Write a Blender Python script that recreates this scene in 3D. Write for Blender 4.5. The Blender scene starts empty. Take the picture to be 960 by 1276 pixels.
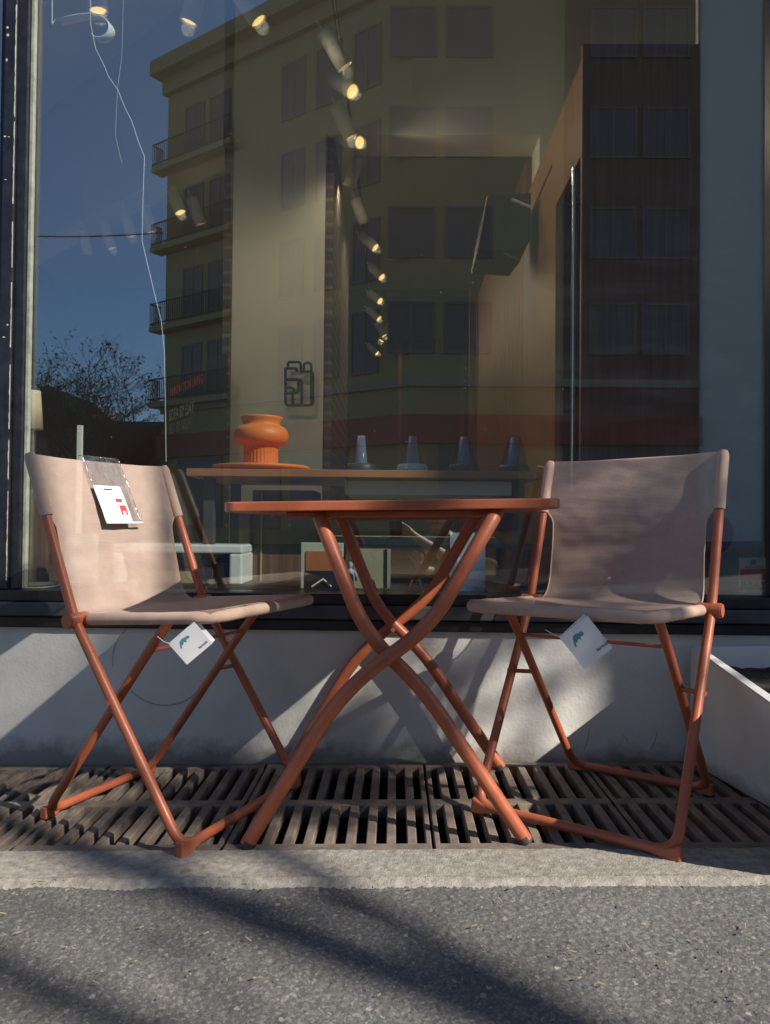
import bpy, math, random
from mathutils import Vector, Matrix
random.seed(7)
R_ = math.radians
S = bpy.context.scene
COL = S.collection

# ------------------------------------------------------------------ camera, sky, sun, exposure
CAM_Y, CAM_Z, YAW, PITCH, ROLL, F = -2.137, .6535, .0137, .0172, -.0105, 960.0
fw = Vector((-math.sin(YAW), math.cos(YAW), 0)); rt = Vector((math.cos(YAW), math.sin(YAW), 0))
f2 = fw * math.cos(PITCH) + Vector((0, 0, 1)) * math.sin(PITCH)
u2 = Vector((0, 0, 1)) * math.cos(PITCH) - fw * math.sin(PITCH)
cr = rt * math.cos(ROLL) + u2 * math.sin(ROLL)
cu = u2 * math.cos(ROLL) - rt * math.sin(ROLL)
cd = bpy.data.cameras.new('camera'); cam = bpy.data.objects.new('camera', cd); COL.objects.link(cam)
m = Matrix((cr, cu, -f2)).transposed().to_4x4(); m.translation = (0, CAM_Y, CAM_Z)
cam.matrix_world = m
cd.sensor_fit = 'HORIZONTAL'; cd.sensor_width = 36; cd.lens = 36; cd.clip_start = .02; cd.clip_end = 3000
S.camera = cam

SUN_DIR = Vector((-1.19, .80, -1.0)).normalized()        # the way the light travels
W = bpy.data.worlds.new('World'); S.world = W; W.use_nodes = True
nt = W.node_tree; nt.nodes.clear()
sky = nt.nodes.new('ShaderNodeTexSky'); sky.sky_type = 'NISHITA'; sky.sun_disc = False
sky.sun_elevation = math.asin(-SUN_DIR.z)
sky.sun_rotation = math.atan2(-SUN_DIR.x, -SUN_DIR.y)
sky.altitude = 50; sky.air_density = 1.0; sky.dust_density = .25; sky.ozone_density = 6.0
bg = nt.nodes.new('ShaderNodeBackground'); bg.inputs[1].default_value = .10
wo = nt.nodes.new('ShaderNodeOutputWorld')
tcw = nt.nodes.new('ShaderNodeTexCoord'); mpw = nt.nodes.new('ShaderNodeMapping'); mpw.inputs['Scale'].default_value = (1, 1, 1.3); nt.links.new(tcw.outputs['Generated'], mpw.inputs[0])
cn = nt.nodes.new('ShaderNodeTexNoise'); cn.inputs['Scale'].default_value = 2.2; cn.inputs['Detail'].default_value = 7; cn.inputs['Roughness'].default_value = .58; nt.links.new(mpw.outputs[0], cn.inputs['Vector'])
cm = nt.nodes.new('ShaderNodeMapRange'); cm.inputs['From Min'].default_value = .52; cm.inputs['From Max'].default_value = .80; cm.inputs['To Max'].default_value = .16; nt.links.new(cn.outputs[0], cm.inputs[0])
cx_ = nt.nodes.new('ShaderNodeMix'); cx_.data_type = 'RGBA'; nt.links.new(cm.outputs[0], cx_.inputs[0]); nt.links.new(sky.outputs[0], cx_.inputs[6]); cx_.inputs[7].default_value = (7, 6.6, 6.4, 1)
nt.links.new(cx_.outputs[2], bg.inputs[0]); nt.links.new(bg.outputs[0], wo.inputs[0])
sl = bpy.data.lights.new('sun', 'SUN'); sl.energy = 5.0; sl.angle = R_(.55); sl.color = (1, .93, .82)
so = bpy.data.objects.new('sun', sl); COL.objects.link(so); so.location = (6, -5, 6)
so.rotation_euler = SUN_DIR.to_track_quat('-Z', 'Y').to_euler()
S.view_settings.view_transform = 'Standard'; S.view_settings.look = 'None'
S.view_settings.exposure = 0.5; S.view_settings.gamma = 1
S.cycles.use_denoising = True
S.cycles.caustics_reflective = False; S.cycles.caustics_refractive = False
S.cycles.transparent_max_bounces = 24; S.cycles.max_bounces = 10; S.cycles.glossy_bounces = 6
S.cycles.sample_clamp_indirect = 4

# ------------------------------------------------------------------ frames: street slopes a little against the upright house
TILT = .020
RT = Matrix.Rotation(TILT, 4, 'Y'); RTI = RT.inverted()
UPR = []                                                  # top-level objects that stand plumb
FRAME = ['G']
GY = .03                                                  # outer face of the shop glass
def ray(px, py):
    x = (px - 480) / F; y = -(py - 638) / F
    return (f2 + cr * x + cu * y)
def at(px, py, Y):                                        # plumb coordinates of what stands at depth Y
    o = RTI @ Vector((0, CAM_Y, CAM_Z)); d = RTI.to_3x3() @ ray(px, py)
    t = (Y - o.y) / d.y
    return o + d * t
def atg(px, py, Y):
    o = Vector((0, CAM_Y, CAM_Z)); d = ray(px, py)
    return o + d * ((Y - o.y) / d.y)
def mir(v): return Vector((v.x, 2 * GY - v.y, v.z))

# ------------------------------------------------------------------ mesh builder
class MB:
    def __init__(s): s.v = []; s.f = []; s.sm = []; s.mi = []; s.cur = 0
    def add(s, vs, fs, smooth=False):
        b = len(s.v); s.v += [tuple(v) for v in vs]
        for f in fs: s.f.append(tuple(b + i for i in f)); s.sm.append(smooth); s.mi.append(s.cur)
        return s
    def box(s, x0, x1, y0, y1, z0, z1, M=None):
        vs = [Vector((x, y, z)) for z in (z0, z1) for y in (y0, y1) for x in (x0, x1)]
        if M is not None: vs = [M @ v for v in vs]
        return s.add(vs, [(0, 2, 3, 1), (4, 5, 7, 6), (0, 1, 5, 4), (2, 6, 7, 3), (0, 4, 6, 2), (1, 3, 7, 5)])
    def quadbox(s, p, n):                                 # thick panel: four corners and a thickness vector
        n = Vector(n); p = [Vector(q) for q in p]; q = [a + n for a in p]
        return s.add(p + q, [(0, 1, 2, 3), (7, 6, 5, 4), (0, 4, 5, 1), (1, 5, 6, 2), (2, 6, 7, 3), (3, 7, 4, 0)])
    def prism(s, poly, n):
        n = Vector(n); p = [Vector(q) for q in poly]; k = len(p)
        fs = [tuple(range(k)), tuple(range(2 * k - 1, k - 1, -1))]
        fs += [(i, i + k, (i + 1) % k + k, (i + 1) % k) for i in range(k)]
        return s.add(p + [a + n for a in p], fs)
    def tube(s, pts, r, n=12, caps=True, closed=False, flat=1.0):
        pts = [Vector(p) for p in pts]; k = len(pts)
        rs = r if isinstance(r, (list, tuple)) else [r] * k
        tang = []
        for i in range(k):
            if closed: t = (pts[(i + 1) % k] - pts[i - 1])
            else: t = pts[min(i + 1, k - 1)] - pts[max(i - 1, 0)]
            tang.append(t.normalized())
        ref = Vector((0, 0, 1)) if abs(tang[0].z) < .9 else Vector((1, 0, 0))
        a = (ref - tang[0] * ref.dot(tang[0])).normalized(); vs = []
        for i in range(k):
            a = (a - tang[i] * a.dot(tang[i])).normalized(); b = tang[i].cross(a)
            for j in range(n):
                q = 2 * math.pi * j / n
                vs.append(pts[i] + (a * math.cos(q) + b * math.sin(q) * flat) * rs[i])
        fs = []
        for i in range(k if closed else k - 1):
            i2 = (i + 1) % k
            for j in range(n):
                j2 = (j + 1) % n
                fs.append((i * n + j, i * n + j2, i2 * n + j2, i2 * n + j))
        s.add(vs, fs, True)
        if caps and not closed:
            s.add(vs[:n], [tuple(range(n - 1, -1, -1))]); s.add(vs[-n:], [tuple(range(n))])
        return s
    def lathe(s, prof, n=40, c=(0, 0, 0), smooth=True, M=None, ang=2 * math.pi):
        c = Vector(c); vs = []
        for (r, z) in prof:
            for j in range(n):
                q = ang * j / n; v = Vector((r * math.cos(q), r * math.sin(q), z))
                if M is not None: v = M @ v
                vs.append(v + c)
        fs = []
        for i in range(len(prof) - 1):
            for j in range(n):
                j2 = (j + 1) % n
                fs.append((i * n + j, i * n + j2, (i + 1) * n + j2, (i + 1) * n + j))
        return s.add(vs, fs, smooth)
    def grid(s, fn, nu, nv, smooth=True):
        vs = [fn(i / nu, j / nv) for j in range(nv + 1) for i in range(nu + 1)]
        fs = [(j * (nu + 1) + i, j * (nu + 1) + i + 1, (j + 1) * (nu + 1) + i + 1, (j + 1) * (nu + 1) + i) for j in range(nv) for i in range(nu)]
        return s.add(vs, fs, smooth)
    def build(s, name, mat, parent=None, bevel=0, solid=0, seg=2, loc=None):
        me = bpy.data.meshes.new(name); me.from_pydata(s.v, [], s.f); me.update()
        me.polygons.foreach_set('use_smooth', s.sm)
        for mt in (mat if isinstance(mat, (list, tuple)) else [mat]): me.materials.append(mt)
        me.polygons.foreach_set('material_index', s.mi)
        o = bpy.data.objects.new(name, me); COL.objects.link(o)
        if loc is not None: o.location = loc
        if parent is not None: o.parent = parent
        elif FRAME[0] == 'U': UPR.append(o)
        if solid:
            md = o.modifiers.new('thick', 'SOLIDIFY'); md.thickness = solid; md.offset = 0
        if bevel:
            md = o.modifiers.new('bevel', 'BEVEL'); md.width = bevel; md.segments = seg; md.limit_method = 'ANGLE'; md.angle_limit = R_(40)
        return o
def tag(o, label=None, cat=None, group=None, kind=None):
    if label: o['label'] = label
    if cat: o['category'] = cat
    if group: o['group'] = group
    if kind: o['kind'] = kind
    return o
def thing(name, label, cat, loc=(0, 0, 0), rz=0, group=None):
    o = bpy.data.objects.new(name, None); COL.objects.link(o); o.location = loc; o.rotation_euler.z = rz
    o.empty_display_size = .1
    if FRAME[0] == 'U': UPR.append(o)
    return tag(o, label, cat, group)
def kids(o): return [c for c in bpy.data.objects if c.parent == o]
def copy_tree(o, parent=None):
    c = o.copy(); COL.objects.link(c)
    if parent is not None: c.parent = parent
    elif o in UPR: UPR.append(c)
    for k in kids(o): copy_tree(k, c)
    return c
def fillet(pts, rad, n=6):
    pts = [Vector(p) for p in pts]; out = [pts[0]]
    for i in range(1, len(pts) - 1):
        r = rad[i] if isinstance(rad, (list, tuple)) else rad
        a = (pts[i - 1] - pts[i]); b = (pts[i + 1] - pts[i])
        d = min(r, a.length * .49, b.length * .49)
        p, q = pts[i] + a.normalized() * d, pts[i] + b.normalized() * d
        for j in range(n + 1):
            t = j / n; out.append(p * (1 - t) ** 2 + pts[i] * 2 * t * (1 - t) + q * t * t)
    out.append(pts[-1]); return out
def text(body, size, mat, parent, M, name='lettering', ext=.0006, align='LEFT', narrow=1.0):
    cu_ = bpy.data.curves.new(name, 'FONT'); cu_.body = body; cu_.size = size; cu_.extrude = ext; cu_.align_x = align
    t = bpy.data.objects.new(name + '_tmp', cu_); COL.objects.link(t)
    dg = bpy.context.evaluated_depsgraph_get(); me = bpy.data.meshes.new_from_object(t.evaluated_get(dg))
    bpy.data.objects.remove(t); bpy.data.curves.remove(cu_)
    me.name = name; me.transform(M @ Matrix.Diagonal((narrow, 1, 1, 1))); me.materials.clear(); me.materials.append(mat)
    o = bpy.data.objects.new(name, me); COL.objects.link(o); o.parent = parent
    return o

# ------------------------------------------------------------------ materials
def mat(name, col, rough=.6, metal=0, spec=.5, var=0, vscale=8, bump=0, bscale=60, col2=None, detail=6, stretch=None, coat=0, emit=None, estr=0, bdist=.01):
    m = bpy.data.materials.new(name); m.use_nodes = True; n = m.node_tree.nodes; l = m.node_tree.links
    b = n['Principled BSDF']; b.inputs['Base Color'].default_value = (*col, 1); b.inputs['Roughness'].default_value = rough
    b.inputs['Metallic'].default_value = metal; b.inputs['Specular IOR Level'].default_value = spec
    b.inputs['Coat Weight'].default_value = coat
    tc = n.new('ShaderNodeTexCoord'); src = tc.outputs['Object']
    if stretch:
        mp = n.new('ShaderNodeMapping'); mp.inputs['Scale'].default_value = stretch; l.new(src, mp.inputs[0]); src = mp.outputs[0]
    if var or col2:
        no = n.new('ShaderNodeTexNoise'); no.inputs['Scale'].default_value = vscale; no.inputs['Detail'].default_value = detail; no.inputs['Roughness'].default_value = .62
        l.new(src, no.inputs['Vector'])
        rp = n.new('ShaderNodeValToRGB'); rp.color_ramp.elements[0].position = .32; rp.color_ramp.elements[1].position = .68
        c2 = col2 or tuple(min(1, c * (1 + var)) for c in col); c1 = col if col2 else tuple(c * (1 - var) for c in col)
        rp.color_ramp.elements[0].color = (*c1, 1); rp.color_ramp.elements[1].color = (*c2, 1)
        l.new(no.outputs[0], rp.inputs[0]); l.new(rp.outputs[0], b.inputs['Base Color'])
        mr = n.new('ShaderNodeMapRange'); mr.inputs['To Min'].default_value = max(.02, rough - .12); mr.inputs['To Max'].default_value = min(1, rough + .12)
        l.new(no.outputs[0], mr.inputs[0]); l.new(mr.outputs[0], b.inputs['Roughness'])
    if bump:
        nb = n.new('ShaderNodeTexNoise'); nb.inputs['Scale'].default_value = bscale; nb.inputs['Detail'].default_value = 5; l.new(src, nb.inputs['Vector'])
        bp = n.new('ShaderNodeBump'); bp.inputs['Strength'].default_value = bump; bp.inputs['Distance'].default_value = bdist
        l.new(nb.outputs[0], bp.inputs['Height']); l.new(bp.outputs[0], b.inputs['Normal'])
    if emit:
        b.inputs['Emission Color'].default_value = (*emit, 1); b.inputs['Emission Strength'].default_value = estr
    return m
def foot_dirt(m, z0, z1, col=(.17, .14, .105), k=.75, scale=14):   # splash dirt: ragged stain low on a wall
    n = m.node_tree.nodes; l = m.node_tree.links; b = n['Principled BSDF']; src = b.inputs['Base Color'].links[0].from_socket
    tc = n.new('ShaderNodeTexCoord'); sx = n.new('ShaderNodeSeparateXYZ'); l.new(tc.outputs['Object'], sx.inputs[0])
    mr = n.new('ShaderNodeMapRange'); mr.inputs['From Min'].default_value = z0; mr.inputs['From Max'].default_value = z1; mr.inputs['To Min'].default_value = .62; mr.inputs['To Max'].default_value = -.12; l.new(sx.outputs[2], mr.inputs[0])
    no = n.new('ShaderNodeTexNoise'); no.inputs['Scale'].default_value = scale; no.inputs['Detail'].default_value = 9; no.inputs['Roughness'].default_value = .7; l.new(tc.outputs['Object'], no.inputs['Vector'])
    ad = n.new('ShaderNodeMath'); ad.operation = 'ADD'; l.new(mr.outputs[0], ad.inputs[0]); l.new(no.outputs[0], ad.inputs[1])
    rp = n.new('ShaderNodeMapRange'); rp.inputs['From Min'].default_value = .62; rp.inputs['From Max'].default_value = 1.0; rp.inputs['To Max'].default_value = k; l.new(ad.outputs[0], rp.inputs[0])
    mx = n.new('ShaderNodeMix'); mx.data_type = 'RGBA'; l.new(rp.outputs[0], mx.inputs[0]); l.new(src, mx.inputs[6]); mx.inputs[7].default_value = (*col, 1); l.new(mx.outputs[2], b.inputs['Base Color'])
def brick_mat(name, c1, c2, mortar, scale=1, side=False):
    m = bpy.data.materials.new(name); m.use_nodes = True; n = m.node_tree.nodes; l = m.node_tree.links; b = n['Principled BSDF']
    tc = n.new('ShaderNodeTexCoord'); mp = n.new('ShaderNodeMapping'); mp.inputs['Rotation'].default_value = (R_(-90), 0, 0) if not side else (0, R_(90), R_(90))
    br = n.new('ShaderNodeTexBrick'); br.inputs['Color1'].default_value = (*c1, 1); br.inputs['Color2'].default_value = (*c2, 1); br.inputs['Mortar'].default_value = (*mortar, 1)
    br.inputs['Scale'].default_value = scale; br.inputs['Mortar Size'].default_value = .012; br.inputs['Brick Width'].default_value = .25; br.inputs['Row Height'].default_value = .08
    l.new(tc.outputs['Object'], mp.inputs[0]); l.new(mp.outputs[0], br.inputs['Vector']); l.new(br.outputs[0], b.inputs['Base Color'])
    b.inputs['Roughness'].default_value = .9
    bp = n.new('ShaderNodeBump'); bp.inputs['Strength'].default_value = .5; bp.inputs['Distance'].default_value = .01; bp.invert = True
    l.new(br.outputs['Fac'], bp.inputs['Height']); l.new(bp.outputs[0], b.inputs['Normal'])
    return m
def asphalt_mat():
    m = bpy.data.materials.new('asphalt'); m.use_nodes = True; n = m.node_tree.nodes; l = m.node_tree.links; b = n['Principled BSDF']
    tc = n.new('ShaderNodeTexCoord')
    v = n.new('ShaderNodeTexVoronoi'); v.inputs['Scale'].default_value = 260; l.new(tc.outputs['Object'], v.inputs['Vector'])
    rp = n.new('ShaderNodeValToRGB'); e = rp.color_ramp.elements
    e[0].position = 0; e[0].color = (.085, .083, .08, 1); e[1].position = 1; e[1].color = (.215, .205, .19, 1)
    k = e.new(.55); k.color = (.12, .115, .11, 1); k = e.new(.8); k.color = (.145, .138, .13, 1)
    sp = n.new('ShaderNodeSeparateColor'); l.new(v.outputs['Color'], sp.inputs[0]); l.new(sp.outputs[0], rp.inputs[0])
    no = n.new('ShaderNodeTexNoise'); no.inputs['Scale'].default_value = 3.2; no.inputs['Detail'].default_value = 7; l.new(tc.outputs['Object'], no.inputs['Vector'])
    mr = n.new('ShaderNodeMapRange'); mr.inputs['From Min'].default_value = .3; mr.inputs['From Max'].default_value = .7; mr.inputs['To Min'].default_value = .78; mr.inputs['To Max'].default_value = 1.30
    l.new(no.outputs[0], mr.inputs[0])
    mx = n.new('ShaderNodeMix'); mx.data_type = 'RGBA'; mx.blend_type = 'MULTIPLY'; mx.inputs[0].default_value = 1
    l.new(rp.outputs[0], mx.inputs[6]); l.new(mr.outputs[0], mx.inputs[7]); l.new(mx.outputs[2], b.inputs['Base Color'])
    v2 = n.new('ShaderNodeTexVoronoi'); v2.inputs['Scale'].default_value = 95; l.new(tc.outputs['Object'], v2.inputs['Vector'])
    s2 = n.new('ShaderNodeSeparateColor'); l.new(v2.outputs['Color'], s2.inputs[0])
    g1 = n.new('ShaderNodeMath'); g1.operation = 'GREATER_THAN'; g1.inputs[1].default_value = .93; l.new(s2.outputs[1], g1.inputs[0])
    g2 = n.new('ShaderNodeMath'); g2.operation = 'LESS_THAN'; g2.inputs[1].default_value = .42; l.new(v2.outputs['Distance'], g2.inputs[0])
    g3 = n.new('ShaderNodeMath'); g3.operation = 'MULTIPLY'; l.new(g1.outputs[0], g3.inputs[0]); l.new(g2.outputs[0], g3.inputs[1])
    r2 = n.new('ShaderNodeValToRGB'); r2.color_ramp.elements[0].color = (.05, .048, .046, 1); r2.color_ramp.elements[1].color = (.33, .30, .26, 1); l.new(s2.outputs[0], r2.inputs[0])
    x2 = n.new('ShaderNodeMix'); x2.data_type = 'RGBA'; l.new(g3.outputs[0], x2.inputs[0]); l.new(mx.outputs[2], x2.inputs[6]); l.new(r2.outputs[0], x2.inputs[7]); l.new(x2.outputs[2], b.inputs['Base Color'])
    b.inputs['Roughness'].default_value = .85
    n2 = n.new('ShaderNodeTexNoise'); n2.inputs['Scale'].default_value = 330; n2.inputs['Detail'].default_value = 3; l.new(tc.outputs['Object'], n2.inputs['Vector'])
    bp = n.new('ShaderNodeBump'); bp.inputs['Strength'].default_value = .5; bp.inputs['Distance'].default_value = .003; l.new(n2.outputs[0], bp.inputs['Height'])
    l.new(bp.outputs[0], b.inputs['Normal'])
    return m
def schlick(n, l, r0):                                    # reflectance of a pane: r0 head-on, rising towards grazing
    lw = n.new('ShaderNodeLayerWeight'); lw.inputs[0].default_value = .5
    pw = n.new('ShaderNodeMath'); pw.operation = 'POWER'; pw.inputs[1].default_value = 4.5; l.new(lw.outputs['Facing'], pw.inputs[0])
    ad = n.new('ShaderNodeMath'); ad.operation = 'MULTIPLY_ADD'; ad.use_clamp = True; ad.inputs[1].default_value = 1 - r0; ad.inputs[2].default_value = r0; l.new(pw.outputs[0], ad.inputs[0])
    return ad
def glass_mat(refl, dirt):
    m = bpy.data.materials.new('shop_glass'); m.use_nodes = True; n = m.node_tree.nodes; l = m.node_tree.links
    n.remove(n['Principled BSDF']); out = n['Material Output']
    tr = n.new('ShaderNodeBsdfTransparent'); tr.inputs[0].default_value = (.93, .96, .945, 1)
    gl = n.new('ShaderNodeBsdfGlossy'); gl.inputs['Roughness'].default_value = 0; gl.inputs[0].default_value = (.90, .97, 1, 1)
    ad = schlick(n, l, refl)
    mx = n.new('ShaderNodeMixShader'); l.new(ad.outputs[0], mx.inputs[0]); l.new(tr.outputs[0], mx.inputs[1]); l.new(gl.outputs[0], mx.inputs[2])
    # dust film, specks and dried streaks
    df = n.new('ShaderNodeBsdfDiffuse'); df.inputs[0].default_value = (.75, .74, .70, 1)
    tc = n.new('ShaderNodeTexCoord')
    v = n.new('ShaderNodeTexVoronoi'); v.inputs['Scale'].default_value = 55; l.new(tc.outputs['Object'], v.inputs['Vector'])
    lt = n.new('ShaderNodeMath'); lt.operation = 'LESS_THAN'; lt.inputs[1].default_value = .075; l.new(v.outputs['Distance'], lt.inputs[0])
    n1 = n.new('ShaderNodeTexNoise'); n1.inputs['Scale'].default_value = 2.6; n1.inputs['Detail'].default_value = 3; l.new(tc.outputs['Object'], n1.inputs['Vector'])
    sx = n.new('ShaderNodeSeparateXYZ'); l.new(tc.outputs['Object'], sx.inputs[0])
    gx = n.new('ShaderNodeMapRange'); gx.inputs['From Min'].default_value = -1; gx.inputs['From Max'].default_value = 1; gx.inputs['To Min'].default_value = -.06; gx.inputs['To Max'].default_value = .12
    l.new(sx.outputs[0], gx.inputs[0])
    sm = n.new('ShaderNodeMath'); sm.operation = 'ADD'; l.new(n1.outputs[0], sm.inputs[0]); l.new(gx.outputs[0], sm.inputs[1])
    gt = n.new('ShaderNodeMath'); gt.operation = 'GREATER_THAN'; gt.inputs[1].default_value = .53; l.new(sm.outputs[0], gt.inputs[0])
    sc_ = n.new('ShaderNodeSeparateColor'); l.new(v.outputs['Color'], sc_.inputs[0])
    g2 = n.new('ShaderNodeMath'); g2.operation = 'GREATER_THAN'; g2.inputs[1].default_value = .84; l.new(sc_.outputs[0], g2.inputs[0])
    a1 = n.new('ShaderNodeMath'); a1.operation = 'MULTIPLY'; l.new(lt.outputs[0], a1.inputs[0]); l.new(gt.outputs[0], a1.inputs[1])
    a2 = n.new('ShaderNodeMath'); a2.operation = 'MULTIPLY'; l.new(a1.outputs[0], a2.inputs[0]); l.new(g2.outputs[0], a2.inputs[1])
    a3 = n.new('ShaderNodeMath'); a3.operation = 'MULTIPLY'; a3.inputs[1].default_value = .28; l.new(a2.outputs[0], a3.inputs[0])
    mp = n.new('ShaderNodeMapping'); mp.inputs['Rotation'].default_value = (0, R_(35), 0); mp.inputs['Scale'].default_value = (2.2, 1, 9); l.new(tc.outputs['Object'], mp.inputs[0])
    n3 = n.new('ShaderNodeTexNoise'); n3.inputs['Scale'].default_value = 1.4; n3.inputs['Detail'].default_value = 8; n3.inputs['Roughness'].default_value = .7; l.new(mp.outputs[0], n3.inputs['Vector'])
    fm = n.new('ShaderNodeMapRange'); fm.inputs['From Min'].default_value = .45; fm.inputs['From Max'].default_value = .8; fm.inputs['To Min'].default_value = 0; fm.inputs['To Max'].default_value = .09
    l.new(n3.outputs[0], fm.inputs[0])
    rg = n.new('ShaderNodeMapRange'); rg.inputs['From Min'].default_value = .35; rg.inputs['From Max'].default_value = .75; l.new(sx.outputs[0], rg.inputs[0])   # rubbed streaks on the right third
    rz = n.new('ShaderNodeMapRange'); rz.inputs['From Min'].default_value = 1.75; rz.inputs['From Max'].default_value = 1.25; l.new(sx.outputs[2], rz.inputs[0])
    rm = n.new('ShaderNodeMath'); rm.operation = 'MULTIPLY'; l.new(rg.outputs[0], rm.inputs[0]); l.new(rz.outputs[0], rm.inputs[1])
    rf = n.new('ShaderNodeMath'); rf.operation = 'MULTIPLY'; l.new(rm.outputs[0], rf.inputs[0]); l.new(fm.outputs[0], rf.inputs[1])
    fa = n.new('ShaderNodeMath'); fa.operation = 'ADD'; fa.inputs[1].default_value = dirt; l.new(rf.outputs[0], fa.inputs[0])
    mxx = n.new('ShaderNodeMath'); mxx.operation = 'MAXIMUM'; l.new(a3.outputs[0], mxx.inputs[0]); l.new(fa.outputs[0], mxx.inputs[1])
    m2 = n.new('ShaderNodeMixShader'); l.new(mxx.outputs[0], m2.inputs[0]); l.new(mx.outputs[0], m2.inputs[1]); l.new(df.outputs[0], m2.inputs[2])
    l.new(m2.outputs[0], out.inputs[0]); return m
def fabric_mat(name, col, see=.13):
    m = mat(name, col, rough=.85, spec=.2, var=.07, vscale=30)
    n = m.node_tree.nodes; l = m.node_tree.links; b = n['Principled BSDF']; out = n['Material Output']
    tc = n.new('ShaderNodeTexCoord')
    w1 = n.new('ShaderNodeTexWave'); w1.bands_direction = 'X'; w1.inputs['Scale'].default_value = 95; w1.inputs['Distortion'].default_value = 2.5; w1.inputs['Detail'].default_value = 1
    w2 = n.new('ShaderNodeTexWave'); w2.bands_direction = 'Z'; w2.inputs['Scale'].default_value = 95; w2.inputs['Distortion'].default_value = 3.0; w2.inputs['Detail'].default_value = 3
    l.new(tc.outputs['Object'], w1.inputs['Vector']); l.new(tc.outputs['Object'], w2.inputs['Vector'])
    mm = n.new('ShaderNodeMath'); mm.operation = 'MULTIPLY'; l.new(w1.outputs['Fac'], mm.inputs[0]); l.new(w2.outputs['Fac'], mm.inputs[1])
    bp = n.new('ShaderNodeBump'); bp.inputs['Strength'].default_value = .5; bp.inputs['Distance'].default_value = .0015; l.new(mm.outputs[0], bp.inputs['Height']); l.new(bp.outputs[0], b.inputs['Normal'])
    tl = n.new('ShaderNodeBsdfTranslucent'); tl.inputs[0].default_value = (*[c * .9 for c in col], 1)
    m1 = n.new('ShaderNodeMixShader'); m1.inputs[0].default_value = .16; l.new(b.outputs[0], m1.inputs[1]); l.new(tl.outputs[0], m1.inputs[2])
    tr = n.new('ShaderNodeBsdfTransparent'); m2 = n.new('ShaderNodeMixShader'); m2.inputs[0].default_value = see
    l.new(m1.outputs[0], m2.inputs[1]); l.new(tr.outputs[0], m2.inputs[2]); l.new(m2.outputs[0], out.inputs[0])
    return m
def clear_mat(name, refl=.12, tint=(.95, .96, .97), rough=.05, bump=0):
    m = bpy.data.materials.new(name); m.use_nodes = True; n = m.node_tree.nodes; l = m.node_tree.links
    n.remove(n['Principled BSDF'])
    tr = n.new('ShaderNodeBsdfTransparent'); tr.inputs[0].default_value = (*tint, 1); gl = n.new('ShaderNodeBsdfGlossy'); gl.inputs['Roughness'].default_value = rough
    ad = schlick(n, l, refl)
    mx = n.new('ShaderNodeMixShader'); l.new(ad.outputs[0], mx.inputs[0]); l.new(tr.outputs[0], mx.inputs[1]); l.new(gl.outputs[0], mx.inputs[2]); l.new(mx.outputs[0], n['Material Output'].inputs[0])
    if bump:
        tc = n.new('ShaderNodeTexCoord'); nb = n.new('ShaderNodeTexNoise'); nb.inputs['Scale'].default_value = 35; l.new(tc.outputs['Object'], nb.inputs['Vector'])
        bp = n.new('ShaderNodeBump'); bp.inputs['Strength'].default_value = bump; bp.inputs['Distance'].default_value = .01; l.new(nb.outputs[0], bp.inputs['Height']); l.new(bp.outputs[0], gl.inputs['Normal'])
    return m

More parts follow.
